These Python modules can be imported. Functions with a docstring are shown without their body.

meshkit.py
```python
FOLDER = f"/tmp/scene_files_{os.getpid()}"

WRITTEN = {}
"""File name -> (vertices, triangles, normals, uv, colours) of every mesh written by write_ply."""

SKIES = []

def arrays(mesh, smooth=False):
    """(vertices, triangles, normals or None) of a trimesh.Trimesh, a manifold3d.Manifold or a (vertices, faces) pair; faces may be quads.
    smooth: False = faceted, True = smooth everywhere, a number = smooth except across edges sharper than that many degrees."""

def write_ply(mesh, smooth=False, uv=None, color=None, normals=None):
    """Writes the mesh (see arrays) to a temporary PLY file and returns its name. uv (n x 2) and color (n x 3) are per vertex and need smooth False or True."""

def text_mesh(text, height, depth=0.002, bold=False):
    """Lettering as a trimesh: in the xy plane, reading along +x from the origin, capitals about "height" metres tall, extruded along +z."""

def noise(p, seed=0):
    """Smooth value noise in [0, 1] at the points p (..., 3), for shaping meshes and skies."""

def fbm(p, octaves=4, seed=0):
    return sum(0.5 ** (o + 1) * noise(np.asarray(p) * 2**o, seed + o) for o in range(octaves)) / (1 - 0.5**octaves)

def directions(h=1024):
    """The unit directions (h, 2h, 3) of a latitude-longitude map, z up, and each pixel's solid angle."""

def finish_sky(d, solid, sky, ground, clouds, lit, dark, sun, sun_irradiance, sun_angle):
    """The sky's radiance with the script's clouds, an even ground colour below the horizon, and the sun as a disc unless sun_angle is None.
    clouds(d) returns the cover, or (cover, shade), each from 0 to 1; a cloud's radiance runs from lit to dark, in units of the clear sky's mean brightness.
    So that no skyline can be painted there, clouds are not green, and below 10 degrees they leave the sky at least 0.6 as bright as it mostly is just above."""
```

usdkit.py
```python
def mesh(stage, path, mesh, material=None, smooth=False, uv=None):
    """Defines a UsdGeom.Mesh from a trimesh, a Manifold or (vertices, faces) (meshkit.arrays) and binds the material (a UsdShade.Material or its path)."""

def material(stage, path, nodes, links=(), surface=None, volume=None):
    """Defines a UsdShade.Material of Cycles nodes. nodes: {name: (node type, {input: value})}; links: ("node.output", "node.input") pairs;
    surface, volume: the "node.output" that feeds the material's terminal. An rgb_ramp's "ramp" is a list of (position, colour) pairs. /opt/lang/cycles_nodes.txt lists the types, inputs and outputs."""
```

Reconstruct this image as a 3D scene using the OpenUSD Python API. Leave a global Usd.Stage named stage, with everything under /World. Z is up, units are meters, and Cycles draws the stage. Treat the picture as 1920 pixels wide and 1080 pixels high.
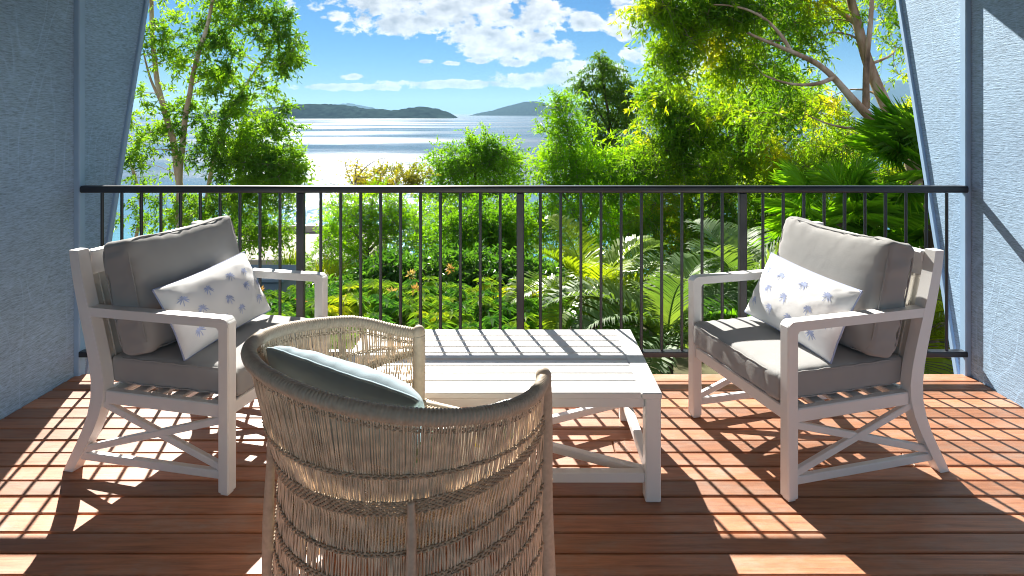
import math, random
import numpy as np, trimesh, usdkit, meshkit
from pxr import Usd, UsdGeom, UsdLux, UsdShade, Sdf, Gf, Vt

stage = Usd.Stage.CreateInMemory()
UsdGeom.SetStageUpAxis(stage, 'Z'); UsdGeom.SetStageMetersPerUnit(stage, 1.0)
UsdGeom.Xform.Define(stage, '/World'); UsdGeom.Scope.Define(stage, '/World/Looks')

# ---------------------------------------------------------------- camera (level, lens shifted down)
EYE = 1.39; FPX = 1150.0; CX = 982.0; CY = 213.0
cam = UsdGeom.Camera.Define(stage, '/World/camera')
cam.AddTranslateOp().Set(Gf.Vec3d(0, 0, EYE)); cam.AddRotateXOp().Set(90.0)
cam.CreateHorizontalApertureAttr(36.0); cam.CreateVerticalApertureAttr(20.25)
cam.CreateFocalLengthAttr(36.0 * FPX / 1920)
cam.CreateHorizontalApertureOffsetAttr((960 - CX) / 1920 * 36)
cam.CreateVerticalApertureOffsetAttr((CY - 540) / 1920 * 36)
cam.CreateClippingRangeAttr(Gf.Vec2f(0.05, 100000))
cam.CreateExposureAttr(1.62)

# ---------------------------------------------------------------- sun and sky
SUN_AZ, SUN_EL = math.radians(-17.0), math.radians(36.3)
sun = UsdLux.DistantLight.Define(stage, '/World/sun')
sun.CreateIntensityAttr(1.2); sun.CreateAngleAttr(0.5); sun.CreateNormalizeAttr(True)
sun.CreateColorAttr(Gf.Vec3f(1.0, 0.95, 0.86))
sun.AddRotateZOp().Set(-math.degrees(SUN_AZ)); sun.AddRotateXOp().Set(math.degrees(SUN_EL) - 90)

def M(name, nodes, links=(), surface='p.BSDF', volume=None):
    return usdkit.material(stage, '/World/Looks/' + name, nodes, links, surface=surface, volume=volume)

SKY_R, SKY_G, SKY_B = 0.10, 0.305, 0.53
def sky_material():
    n = {'sky': ('sky_texture', dict(sky_type='single_scattering', sun_disc=False, sun_elevation=SUN_EL, sun_rotation=SUN_AZ,
                                     altitude=30.0, air_density=1.0, aerosol_density=0.35, ozone_density=2.2)),
         'tc': ('texture_coordinate', {}), 'xyz': ('separate_xyz', {}),
         'bg': ('background_shader', dict(strength=0.05))}
    L = [('tc.generated', 'xyz.vector')]
    k = [0]
    def mth(op, a, b=None, c=None, clamp=False):
        k[0] += 1; nm = 'm%d' % k[0]; d = dict(math_type=op, use_clamp=clamp)
        for key, v in (('value1', a), ('value2', b), ('value3', c)):
            if v is None: continue
            if isinstance(v, str): L.append((v, nm + '.' + key))
            else: d[key] = float(v)
        n[nm] = ('math', d); return nm + '.value'
    yy = mth('maximum', 'xyz.y', 0.06)
    u = mth('divide', 'xyz.x', yy); v = mth('divide', 'xyz.z', yy)
    # cumulus banks over the bay: (azimuth tangent, elevation tangent, half width, half height)
    C = [(-.150, .178, .185, .044), (-.065, .130, .075, .026), (-.185, .150, .085, .026), (-.235, .185, .060, .020), (.020, .160, .060, .032), (.098, .150, .034, .015),
         (-.010, .105, .100, .018), (.015, .122, .035, .015), (.170, .155, .042, .032), (.255, .175, .06, .04), (-.07, .096, .032, .006), (-.078, .086, .020, .005),
         (-.015, .083, .024, .007), (-.280, .060, .024, .005), (-.160, .085, .014, .004), (-.118, .082, .016, .004), (.21, .095, .05, .022),
         (-.10, .048, .14, .007), (.04, .055, .10, .014), (.10, .066, .07, .020), (-.27, .043, .10, .006), (.30, .08, .08, .03)]
    best = None
    for cu, cv, a, b in C:
        e = mth('multiply', mth('subtract', u, cu), 1 / a); f = mth('multiply', mth('subtract', v, cv), 1 / b)
        q = mth('subtract', 1.0, mth('add', mth('multiply', e, e), mth('multiply', f, f)))
        best = q if best is None else mth('maximum', best, q)
    n['cmb'] = ('combine_xyz', {}); L += [(u, 'cmb.x'), (v, 'cmb.y')]
    n['cmap'] = ('mapping', dict(scale=(1.0, 1.5, 1.0))); L.append(('cmb.vector', 'cmap.vector'))
    n['nz'] = ('noise_texture', dict(scale=22.0, detail=8.0, roughness=0.6, distortion=0.25)); L.append(('cmap.vector', 'nz.vector'))
    n['nz2'] = ('noise_texture', dict(scale=60.0, detail=5.0, roughness=0.6)); L.append(('cmap.vector', 'nz2.vector'))
    puff = mth('add', mth('multiply', mth('subtract', 'nz.fac', .5), 5.2), mth('multiply', mth('subtract', 'nz2.fac', .5), 1.5))
    near = mth('maximum', best, -3.0)
    cov = mth('multiply', mth('add', mth('add', near, puff), 0.15), 2.0, clamp=True)
    # same field a little lower: thick parts shade the undersides
    n['cmap2'] = ('mapping', dict(scale=(1.0, 1.5, 1.0), location=(0.006, 0.022, 0))); L.append(('cmb.vector', 'cmap2.vector'))
    n['nz3'] = ('noise_texture', dict(scale=26.0, detail=5.0, roughness=0.55)); L.append(('cmap2.vector', 'nz3.vector'))
    shade = mth('multiply', mth('subtract', mth('add', mth('multiply', near, .45), mth('multiply', mth('subtract', 'nz3.fac', .42), 3.2)), .15), 0.8, clamp=True)
    cov = mth('multiply', cov, mth('multiply', mth('subtract', v, -.01), 30, clamp=True))
    front = mth('multiply', mth('subtract', 'xyz.y', .12), 6.0, clamp=True)
    front = mth('multiply', front, mth('multiply', mth('subtract', .34, v), 9.0, clamp=True))
    cov = mth('multiply', cov, front)
    # elsewhere in the sky: added cloud out of view, thickened to brighten the shade
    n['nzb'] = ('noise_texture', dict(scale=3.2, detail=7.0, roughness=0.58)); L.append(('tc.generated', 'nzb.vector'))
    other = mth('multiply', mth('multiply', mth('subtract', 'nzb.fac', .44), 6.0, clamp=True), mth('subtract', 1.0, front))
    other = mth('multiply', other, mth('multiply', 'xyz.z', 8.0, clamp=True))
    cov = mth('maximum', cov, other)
    # pale veil of sea haze low down
    veil = mth('multiply', mth('exponent', mth('multiply', mth('maximum', v, 0.0), -24.0)), 0.42)
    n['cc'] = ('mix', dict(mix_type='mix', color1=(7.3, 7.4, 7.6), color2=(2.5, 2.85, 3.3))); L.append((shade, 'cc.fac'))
    n['s0'] = ('mix', dict(mix_type='multiply', fac=1.0, color2=(SKY_R, SKY_G, SKY_B))); L.append(('sky.color', 's0.color1'))
    n['s1'] = ('mix', dict(mix_type='mix', color2=(4.5, 5.3, 5.9))); L += [('s0.color', 's1.color1'), (veil, 's1.fac')]
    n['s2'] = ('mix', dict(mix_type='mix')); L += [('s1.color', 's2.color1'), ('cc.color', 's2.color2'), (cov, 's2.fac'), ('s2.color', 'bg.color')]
    return M('sky_look', n, L, surface='bg.background')
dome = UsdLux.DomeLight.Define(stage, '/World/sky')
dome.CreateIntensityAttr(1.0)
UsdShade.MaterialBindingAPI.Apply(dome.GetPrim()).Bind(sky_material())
dome.GetPrim().SetCustomDataByKey('kind', 'structure'); dome.GetPrim().SetCustomDataByKey('label', 'blue sky with white cumulus clouds above the bay')

# ---------------------------------------------------------------- helpers
rnd = random.Random(5); rng = np.random.default_rng(11)
taken = {}
def path_for(parent, name):
    p = str(parent.GetPath()) if parent is not None else '/World'
    k = taken.get((p, name), -1) + 1; taken[(p, name)] = k
    return p + '/' + (name if k == 0 else '%s_%03d' % (name, k))

def describe(prim, label=None, cat=None, group=None, kind=None):
    for key, v in (('label', label), ('category', cat), ('group', group), ('kind', kind)):
        if v: prim.SetCustomDataByKey(key, v)
    return prim

def thing(name, label, cat, loc=(0, 0, 0), rz=0.0, group=None, kind=None, parent=None):
    x = UsdGeom.Xform.Define(stage, path_for(parent, name))
    x.AddTranslateOp().Set(Gf.Vec3d(*map(float, loc)))
    if rz: x.AddRotateZOp().Set(float(rz))
    return describe(x.GetPrim(), label, cat, group, kind)

def copy_of(src, loc, rz, label, group=None):
    x = UsdGeom.Xform.Define(stage, path_for(None, src.GetName().rstrip('0123456789_')))
    x.AddTranslateOp().Set(Gf.Vec3d(*map(float, loc)))
    x.AddRotateZOp().Set(float(rz))
    p = x.GetPrim(); was = src.GetCustomData()
    p.GetReferences().AddInternalReference(src.GetPath()); p.SetInstanceable(True)
    return describe(p, label, was.get('category'), group or was.get('group'))

def put(name, mesh, mat, parent=None, smooth=False, label=None, cat=None, group=None, kind=None):
    if isinstance(mesh, MB): mesh = mesh.tm()
    m = usdkit.mesh(stage, path_for(parent, name), mesh, mat, smooth=smooth)
    return describe(m.GetPrim(), label, cat, group, kind)

class MB:
    def __init__(s): s.v = []; s.f = []; s.n = 0
    def add(s, v, f):
        v = np.asarray(v, float); f = np.asarray(f, int)
        if f.shape[1] == 4: f = np.vstack([f[:, [0, 1, 2]], f[:, [0, 2, 3]]])
        s.v.append(v); s.f.append(f + s.n); s.n += len(v); return s
    def mesh(s, m): return s.add(m.vertices, m.faces)
    def tm(s): return (np.vstack(s.v), np.vstack(s.f))
    def box(s, c, size, bev=0.003, R=None):
        v, f = bevel_box(size, bev)
        if R is not None: v = v @ np.asarray(R).T
        return s.add(v + np.asarray(c, float), f)
    def bar(s, a, b, w, h, bev=0.003, up=(0, 0, 1)):
        a = np.asarray(a, float); b = np.asarray(b, float); d = b - a; L = np.linalg.norm(d); d /= L
        sd = np.cross(d, up)
        if np.linalg.norm(sd) < 1e-6: sd = np.cross(d, (0, 1, 0))
        sd /= np.linalg.norm(sd); u = np.cross(sd, d)
        return s.box((a + b) / 2, (L, w, h), bev, np.stack([d, sd, u], 1))
    def tube(s, p, r, sides=6, caps=False):
        v, f = tube(p, r, sides)
        if caps:
            n = len(v); v = np.vstack([v, p[0], p[-1]])
            i = np.arange(sides); j = (i + 1) % sides; last = n - sides
            f = np.vstack([f, np.stack([j, i, np.full(sides, n)], 1), np.stack([last + i, last + j, np.full(sides, n + 1)], 1)])
        return s.add(v, f)

_bb = {}
def bevel_box(size, bev):
    sx, sy, sz = [x / 2 for x in size]; b = min(bev, sx * .9, sy * .9, sz * .9)
    if 'f' not in _bb:
        pts = []
        for ax in range(3):
            for sg in np.ndindex(2, 2, 2):
                q = [1 if g else -1 for g in sg]; pts.append((q, ax))
        P = np.array([[q[k] * (1.0 if k == ax else 0.7) for k in range(3)] for q, ax in pts])
        h = trimesh.convex.convex_hull(P)
        idx = [int(np.argmin(((P - v) ** 2).sum(1))) for v in h.vertices]
        _bb['f'] = np.array(idx)[h.faces]; _bb['p'] = pts
    v = np.array([[q[k] * ((sx, sy, sz)[k] - (0 if k == ax else b)) for k in range(3)] for q, ax in _bb['p']])
    return v, _bb['f']

def tube(p, r, sides=6):
    p = np.asarray(p, float); t = np.gradient(p, axis=0); t /= np.linalg.norm(t, axis=1, keepdims=True) + 1e-12
    ref = np.where(np.abs(t[:, 2:]) < 0.95, [0, 0, 1.0], [1.0, 0, 0])
    if np.abs(t[:, 2]).max() > .9: ref = np.broadcast_to(np.array([0.31, 0.95, 0.02]), p.shape)
    a = np.cross(t, ref); a /= np.linalg.norm(a, axis=1, keepdims=True) + 1e-12; b = np.cross(t, a)
    ang = np.arange(sides) * 2 * np.pi / sides
    v = p[:, None] + np.broadcast_to(r, (len(p),))[:, None, None] * (np.cos(ang)[None, :, None] * a[:, None] + np.sin(ang)[None, :, None] * b[:, None])
    i, j = np.meshgrid(np.arange(len(p) - 1), np.arange(sides), indexing='ij')
    q = np.stack([i * sides + j, i * sides + (j + 1) % sides, (i + 1) * sides + (j + 1) % sides, (i + 1) * sides + j], -1).reshape(-1, 4)
    return v.reshape(-1, 3), np.vstack([q[:, [0, 1, 2]], q[:, [0, 2, 3]]])

def W(px, py, d):
    """The point of the place that lies d metres out and is seen at (px, py)."""
    return np.array([(px - CX) / FPX * d, d, EYE + (CY - py) / FPX * d])

def spline(pts, n):
    pts = np.asarray(pts, float); k = len(pts)
    if k == 2: return pts[0] + np.linspace(0, 1, n)[:, None] * (pts[1] - pts[0])
    from scipy.interpolate import CubicSpline
    s = np.concatenate([[0], np.cumsum(np.linalg.norm(np.diff(pts, axis=0), axis=1))])
    return CubicSpline(s, pts)(np.linspace(0, s[-1], n))

# ---------------------------------------------------------------- materials
def coords(n, L, scale=(1, 1, 1), src='geometry'):
    n['co'] = ('geometry', {}) if src == 'geometry' else ('texture_coordinate', {})
    n['mp'] = ('mapping', dict(scale=scale)); L.append(('co.position' if src == 'geometry' else 'co.object', 'mp.vector'))

def plain(name, col, rough=.5, bump=0.0, bscale=200.0, var=.08, vscale=6.0, spec=.5, metallic=0.0, src='object'):
    n, L = {}, []
    coords(n, L, src=src)
    n['nz'] = ('noise_texture', dict(scale=vscale, detail=4.0)); L.append(('mp.vector', 'nz.vector'))
    c = np.array(col)
    n['r'] = ('rgb_ramp', dict(ramp=[(.3, tuple(c * (1 - var))), (.7, tuple(np.minimum(c * (1 + var), .95)))])); L.append(('nz.fac', 'r.fac'))
    n['p'] = ('principled_bsdf', dict(roughness=rough, specular_ior_level=spec, metallic=metallic)); L.append(('r.color', 'p.base_color'))
    if bump:
        n['nb'] = ('noise_texture', dict(scale=bscale, detail=3.0)); L.append(('mp.vector', 'nb.vector'))
        n['b'] = ('bump', dict(strength=bump, distance=.01)); L += [('nb.fac', 'b.height'), ('b.normal', 'p.normal')]
    return M(name, n, L)

def deck_look(name, tint):
    n, L = {}, []
    coords(n, L, (1.6, 22, 22))
    n['oi'] = ('object_info', {})
    n['of'] = ('combine_xyz', {}); n['om'] = ('math', dict(math_type='multiply', value2=37.0)); L += [('oi.random', 'om.value1'), ('om.value', 'of.x'), ('om.value', 'of.z')]
    n['va'] = ('vector_math', dict(math_type='add')); L += [('mp.vector', 'va.vector1'), ('of.vector', 'va.vector2')]
    n['g'] = ('noise_texture', dict(scale=3.0, detail=7.0, roughness=.62, distortion=.4)); L.append(('va.vector', 'g.vector'))
    c = np.array(tint)
    n['r'] = ('rgb_ramp', dict(ramp=[(.25, tuple(c * .55)), (.45, tuple(c * .9)), (.6, tuple(c * 1.1)), (.8, tuple(c * 1.35 + .012))])); L.append(('g.fac', 'r.fac'))
    # grey scuffs and worn spots, sanded by feet
    n['mw'] = ('mapping', dict(scale=(2.2, 5.0, 5.0))); L.append(('co.position', 'mw.vector'))
    n['w'] = ('noise_texture', dict(scale=1.7, detail=9.0, roughness=.72)); L.append(('mw.vector', 'w.vector'))
    n['wr'] = ('rgb_ramp', dict(ramp=[(.46, (0, 0, 0)), (.56, (.30,) * 3), (.68, (.80, .80, .80))])); L.append(('w.fac', 'wr.fac'))
    n['mx'] = ('mix', dict(mix_type='mix', color2=(.42, .30, .235))); L += [('r.color', 'mx.color1'), ('wr.color', 'mx.fac')]
    n['v'] = ('hsv', dict(saturation=1.0)); n['vm'] = ('map_range', dict(to_min=.62, to_max=1.28)); L += [('oi.random', 'vm.value'), ('vm.result', 'v.value'), ('mx.color', 'v.color')]
    n['rr'] = ('map_range', dict(to_min=.34, to_max=.62)); L.append(('w.fac', 'rr.value'))
    n['p'] = ('principled_bsdf', dict(specular_ior_level=.45)); L += [('v.color', 'p.base_color'), ('rr.result', 'p.roughness')]
    n['b'] = ('bump', dict(strength=.25, distance=.004)); L += [('g.fac', 'b.height'), ('b.normal', 'p.normal')]
    return M(name, n, L)

def wall_look(name, col):
    n, L = {}, []
    coords(n, L, (1, 4.0, 150))
    n['saw'] = ('noise_texture', dict(scale=1.0, detail=4.0, roughness=.6)); L.append(('mp.vector', 'saw.vector'))
    n['mf'] = ('mapping', dict(scale=(1, 30, 240))); L.append(('co.position', 'mf.vector'))
    n['fib'] = ('noise_texture', dict(scale=1.0, detail=5.0, roughness=.65)); L.append(('mf.vector', 'fib.vector'))
    # cathedral figure: contour ridges of a stretched field
    n['mc'] = ('mapping', dict(scale=(1, 2.0, .55))); L.append(('co.position', 'mc.vector'))
    n['cf'] = ('noise_texture', dict(scale=1.3, detail=2.0, roughness=.4, distortion=.3)); L.append(('mc.vector', 'cf.vector'))
    n['c1'] = ('math', dict(math_type='multiply', value2=17.0)); n['c2'] = ('math', dict(math_type='fraction')); L += [('cf.fac', 'c1.value1'), ('c1.value', 'c2.value1')]
    n['c3'] = ('rgb_ramp', dict(ramp=[(0, (0, 0, 0)), (.80, (0, 0, 0)), (.93, (1, 1, 1)), (1.0, (0, 0, 0))])); L.append(('c2.value', 'c3.fac'))
    n['gate'] = ('noise_texture', dict(scale=2.3, detail=2.0)); L.append(('co.position', 'gate.vector'))
    n['gr'] = ('rgb_ramp', dict(ramp=[(.46, (0, 0, 0)), (.62, (1, 1, 1))])); L.append(('gate.fac', 'gr.fac'))
    n['cg'] = ('mix', dict(mix_type='multiply', fac=1.0)); L += [('c3.color', 'cg.color1'), ('gr.color', 'cg.color2')]
    n['h1'] = ('math', dict(math_type='multiply_add', value2=.8)); L += [('saw.fac', 'h1.value1'), ('fib.fac', 'h1.value3')]
    n['h2'] = ('math', dict(math_type='multiply_add', value2=.12)); L += [('cg.color', 'h2.value1'), ('h1.value', 'h2.value3')]
    c = np.array(col)
    n['r'] = ('rgb_ramp', dict(ramp=[(.28, tuple(c * .50)), (.46, tuple(c * .92)), (.70, tuple(np.minimum(c * 1.30, .9)))])); L.append(('fib.fac', 'r.fac'))
    n['bl'] = ('noise_texture', dict(scale=1.6, detail=5.0)); L.append(('co.position', 'bl.vector'))
    n['br'] = ('rgb_ramp', dict(ramp=[(.3, (.84, .84, .85)), (.7, (1.1, 1.1, 1.08))])); L.append(('bl.fac', 'br.fac'))
    n['mx'] = ('mix', dict(mix_type='multiply', fac=1.0)); L += [('r.color', 'mx.color1'), ('br.color', 'mx.color2')]
    n['m2'] = ('mix', dict(mix_type='mix', color2=tuple(np.minimum(c * 1.35, .9)))); n['cgm'] = ('math', dict(math_type='multiply', value2=.42)); L += [('cg.color', 'cgm.value1'), ('cgm.value', 'm2.fac'), ('mx.color', 'm2.color1')]
    n['p'] = ('principled_bsdf', dict(roughness=.7, specular_ior_level=.3)); L.append(('m2.color', 'p.base_color'))
    n['b'] = ('bump', dict(strength=.55, distance=.006)); L += [('h2.value', 'b.height'), ('b.normal', 'p.normal')]
    return M(name, n, L)

LEAF_GAIN = np.array((2.6, 2.1, 1.3))
def leaf_look(name, stops, trans=.45, rough=.45, tcol=(2.4, 2.3, .6), pscale=.9):
    """stops: leaf colours from old to young; each leaf takes its own, drifting from bough to bough."""
    stops = [(p_, tuple(np.minimum(np.array(c_) * LEAF_GAIN, .60))) for p_, c_ in stops]
    n, L = {}, []
    n['g'] = ('geometry', {})
    n['nz'] = ('noise_texture', dict(scale=pscale, detail=3.0)); L.append(('g.position', 'nz.vector'))
    n['a'] = ('math', dict(math_type='multiply', value2=.75)); L.append(('g.random_per_island', 'a.value1'))
    n['c'] = ('map_range', dict(from_min=.3, from_max=.7, to_min=-.22, to_max=.50, clamp=True)); L.append(('nz.fac', 'c.value'))
    n['s'] = ('math', dict(math_type='add', use_clamp=True)); L += [('a.value', 's.value1'), ('c.result', 's.value2')]
    n['r'] = ('rgb_ramp', dict(ramp=stops)); L.append(('s.value', 'r.fac'))
    n['t'] = ('mix', dict(mix_type='multiply', fac=1.0, color2=tcol)); L.append(('r.color', 't.color1'))
    n['p'] = ('principled_bsdf', dict(roughness=rough, specular_ior_level=.35)); L.append(('r.color', 'p.base_color'))
    n['tr'] = ('translucent_bsdf', {}); L.append(('t.color', 'tr.color'))
    n['m'] = ('mix_closure', dict(fac=trans)); L += [('p.BSDF', 'm.closure1'), ('tr.BSDF', 'm.closure2')]
    return M(name, n, L, surface='m.closure')

def bark_look(name, a, b, c, scale=3.0):
    n, L = {}, []
    coords(n, L, (1.5, 1.5, .5))
    n['nz'] = ('noise_texture', dict(scale=scale, detail=7.0, roughness=.62)); L.append(('mp.vector', 'nz.vector'))
    n['r'] = ('rgb_ramp', dict(ramp=[(.3, a), (.48, b), (.68, c)])); L.append(('nz.fac', 'r.fac'))
    n['p'] = ('principled_bsdf', dict(roughness=.85, specular_ior_level=.2)); L.append(('r.color', 'p.base_color'))
    n['b'] = ('bump', dict(strength=.6, distance=.02)); L += [('nz.fac', 'b.height'), ('b.normal', 'p.normal')]
    return M(name, n, L)

def fabric(name, col, bscale=900.0, var=.05, bump=.25, rough=.9):
    n, L = {}, []
    coords(n, L, src='object')
    n['nz'] = ('noise_texture', dict(scale=7.0, detail=5.0)); L.append(('mp.vector', 'nz.vector'))
    c = np.array(col)
    n['r'] = ('rgb_ramp', dict(ramp=[(.3, tuple(c * (1 - var))), (.7, tuple(np.minimum(c * (1 + var), .92)))])); L.append(('nz.fac', 'r.fac'))
    n['p'] = ('principled_bsdf', dict(roughness=rough, specular_ior_level=.2, sheen_weight=.12)); L.append(('r.color', 'p.base_color'))
    n['wv'] = ('noise_texture', dict(scale=bscale, detail=1.0)); n['wk'] = ('noise_texture', dict(scale=16.0, detail=4.0, distortion=.8))
    L += [('mp.vector', 'wv.vector'), ('mp.vector', 'wk.vector')]
    n['h'] = ('math', dict(math_type='multiply_add', value2=2.0)); L += [('wk.fac', 'h.value1'), ('wv.fac', 'h.value3')]
    n['b'] = ('bump', dict(strength=bump, distance=.003)); L += [('h.value', 'b.height'), ('b.normal', 'p.normal')]
    return M(name, n, L)

DECK = deck_look('merbau_board', (.46, .20, .105))
WALL = wall_look('blue_rough_sawn', (.32, .475, .66))
TRIM = plain('blue_trim_paint', (.30, .46, .66), rough=.55, var=.05)
WHITE = plain('white_powder_coat', (.79, .79, .785), rough=.38, var=.02, bump=.04, bscale=500)
RAIL = plain('charcoal_powder_coat', (.022, .026, .034), rough=.32, var=.15)
GREY = fabric('grey_canvas', (.345, .342, .338))
SLING = fabric('cream_sling_mesh', (.70, .67, .60), bscale=1400)
PILLOW = fabric('white_cotton', (.80, .80, .81), bump=.2)
PRINT = plain('blue_print', (.40, .46, .68), rough=.9, var=.25, vscale=40, spec=.1)
PIPE = fabric('blue_piping', (.36, .41, .60))
BLUEPIL = fabric('blue_grey_linen', (.36, .47, .54), var=.1)
# ================================================================ SETTING: balcony
XL, XR, EDGE = -2.38, 2.367, 3.275
deck = thing('deck', 'red brown hardwood board deck of the balcony', None, kind='structure')
PITCH = .0955
for k in range(41):
    y1 = EDGE - k * PITCH; y0 = y1 - PITCH + .0072
    cuts = [XL, XR]
    if k and rnd.random() < .3 and k > 4: cuts = [XL, rnd.uniform(-1.6, 1.6), XR]
    for a, b in zip(cuts[:-1], cuts[1:]):
        m = MB(); dz = rnd.uniform(-.0012, .0012)
        m.box(((a + b) / 2, (y0 + y1) / 2, -.011 + dz), (b - a - .003, y1 - y0 - rnd.uniform(0, .0014), .022), .0035)
        put('board', m, DECK, deck)
for x in np.arange(XL + .2, XR, .45):
    m = MB().box((x, 1.3, -.095), (.045, 3.9, .14), .003); put('joist', m, DECK, deck)
put('fascia', MB().box(((XL + XR) / 2, EDGE - .03, -.12), (XR - XL, .03, .19), .003), DECK, deck)

def side_wall(sign, x, label):
    t = thing('side_wall', label, 'wall')
    xo = x + sign * .05
    put('panel', MB().box((xo, (3.245 - 1.6) / 2, 1.15), (.1, 3.245 + 1.6, 2.86), .001), WALL, t)
    # wing beyond the railing, its outer edge leaning out towards the top
    e = lambda z: 3.335 + .245 * z
    z0, z1, y0 = -.28, 2.58, 3.292
    q = np.array([(y0, z0), (e(z0), z0), (e(z1), z1), (y0, z1)])
    xa, xb = x, x + sign * .06
    v = np.array([(xx, p[0], p[1]) for xx in (xa, xb) for p in q])
    f = np.array([[0, 1, 2], [0, 2, 3], [4, 6, 5], [4, 7, 6]] + [t_ for i in range(4) for t_ in ([i, i + 4, (i + 1) % 4], [(i + 1) % 4, i + 4, (i + 1) % 4 + 4])])
    put('wing_panel', MB().add(v, f if sign < 0 else f[:, ::-1]), WALL, t)
    put('cover_batten', MB().box((x + sign * (.036 - .028), 3.2685, 1.15), (.072, .045, 2.86), .004), TRIM, t)
    put('edge_trim', MB().bar((x + sign * .022, e(z0) + .012, z0), (x + sign * .022, e(z1) + .012, z1), .034, .075, .004, up=(1, 0, 0)), TRIM, t)
    return t
side_wall(-1, XL, 'blue rough-sawn timber wall in shade behind the left armchair')
side_wall(1, XR, 'sunlit blue timber wall with railing shadow, beside the right armchair')
STAIN = plain('dark_stained_soffit', (.24, .19, .16), rough=.6, var=.2)  # unseen underside; its dark tone is invented to set the shade on the deck
put('balcony_roof', MB().box(((XL + XR) / 2, .26, 2.66), (XR - XL + .6, 7.52, .14), .005), STAIN, None, label='flat roof over the balcony', kind='structure')  # front edge shadows the right wall; unseen rear end lengthened to cut sky light

# railing: flat top rail, bottom rail, round bars, three posts
rail = thing('balcony_railing', 'dark metal balcony railing with thin upright bars', 'railing', (0, 3.26, 0))
def rounded_bar(x0, x1, z, w, h, r):
    a = np.linspace(0, 2 * np.pi, 24, endpoint=False)
    sy = np.sign(np.cos(a)) * (w / 2 - r) + r * np.cos(a); sz = np.sign(np.sin(a)) * (h / 2 - r) + r * np.sin(a)
    v = np.vstack([np.stack([np.full(24, x), sy, z + sz], 1) for x in (x0, x1)])
    i = np.arange(24); j = (i + 1) % 24
    f = np.vstack([np.stack([i, i + 24, j], 1), np.stack([j, i + 24, j + 24], 1), np.stack([np.zeros(22, int), i[1:23], i[2:24]], 1), np.stack([np.full(22, 24), i[2:24] + 24, i[1:23] + 24], 1)])
    return MB().add(v, f)
put('top_rail', rounded_bar(XL + .04, XR - .022, .989, .055, .038, .014), RAIL, rail, smooth=35)
put('bottom_rail', rounded_bar(XL + .03, XR - .022, .116, .045, .030, .006), RAIL, rail, smooth=35)
for px in (564, 975.5, 1392): put('post', MB().box(((px - CX) / FPX * 3.26, 0, .485), (.040, .034, .968), .004), RAIL, rail)
bars = [191.6, 228.5, 265, 301.7, 338.6, 375.5, 412.7, 450, 487.5, 525] + [564 + 37.41 * k for k in range(1, 11)] + [975.5 + 37.86 * k for k in range(1, 11)] + [1392 + 38.3 * k for k in range(1, 11)]
for px in bars:
    x = (px - CX) / FPX * 3.26
    put('bar', MB().tube([(x, 0, .129), (x, 0, .5), (x, 0, .972)], .0082, 10), RAIL, rail, smooth=60)
# ================================================================ FURNITURE
def smoothstep(t): t = np.clip(t, 0, 1); return t * t * (3 - 2 * t)

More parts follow.
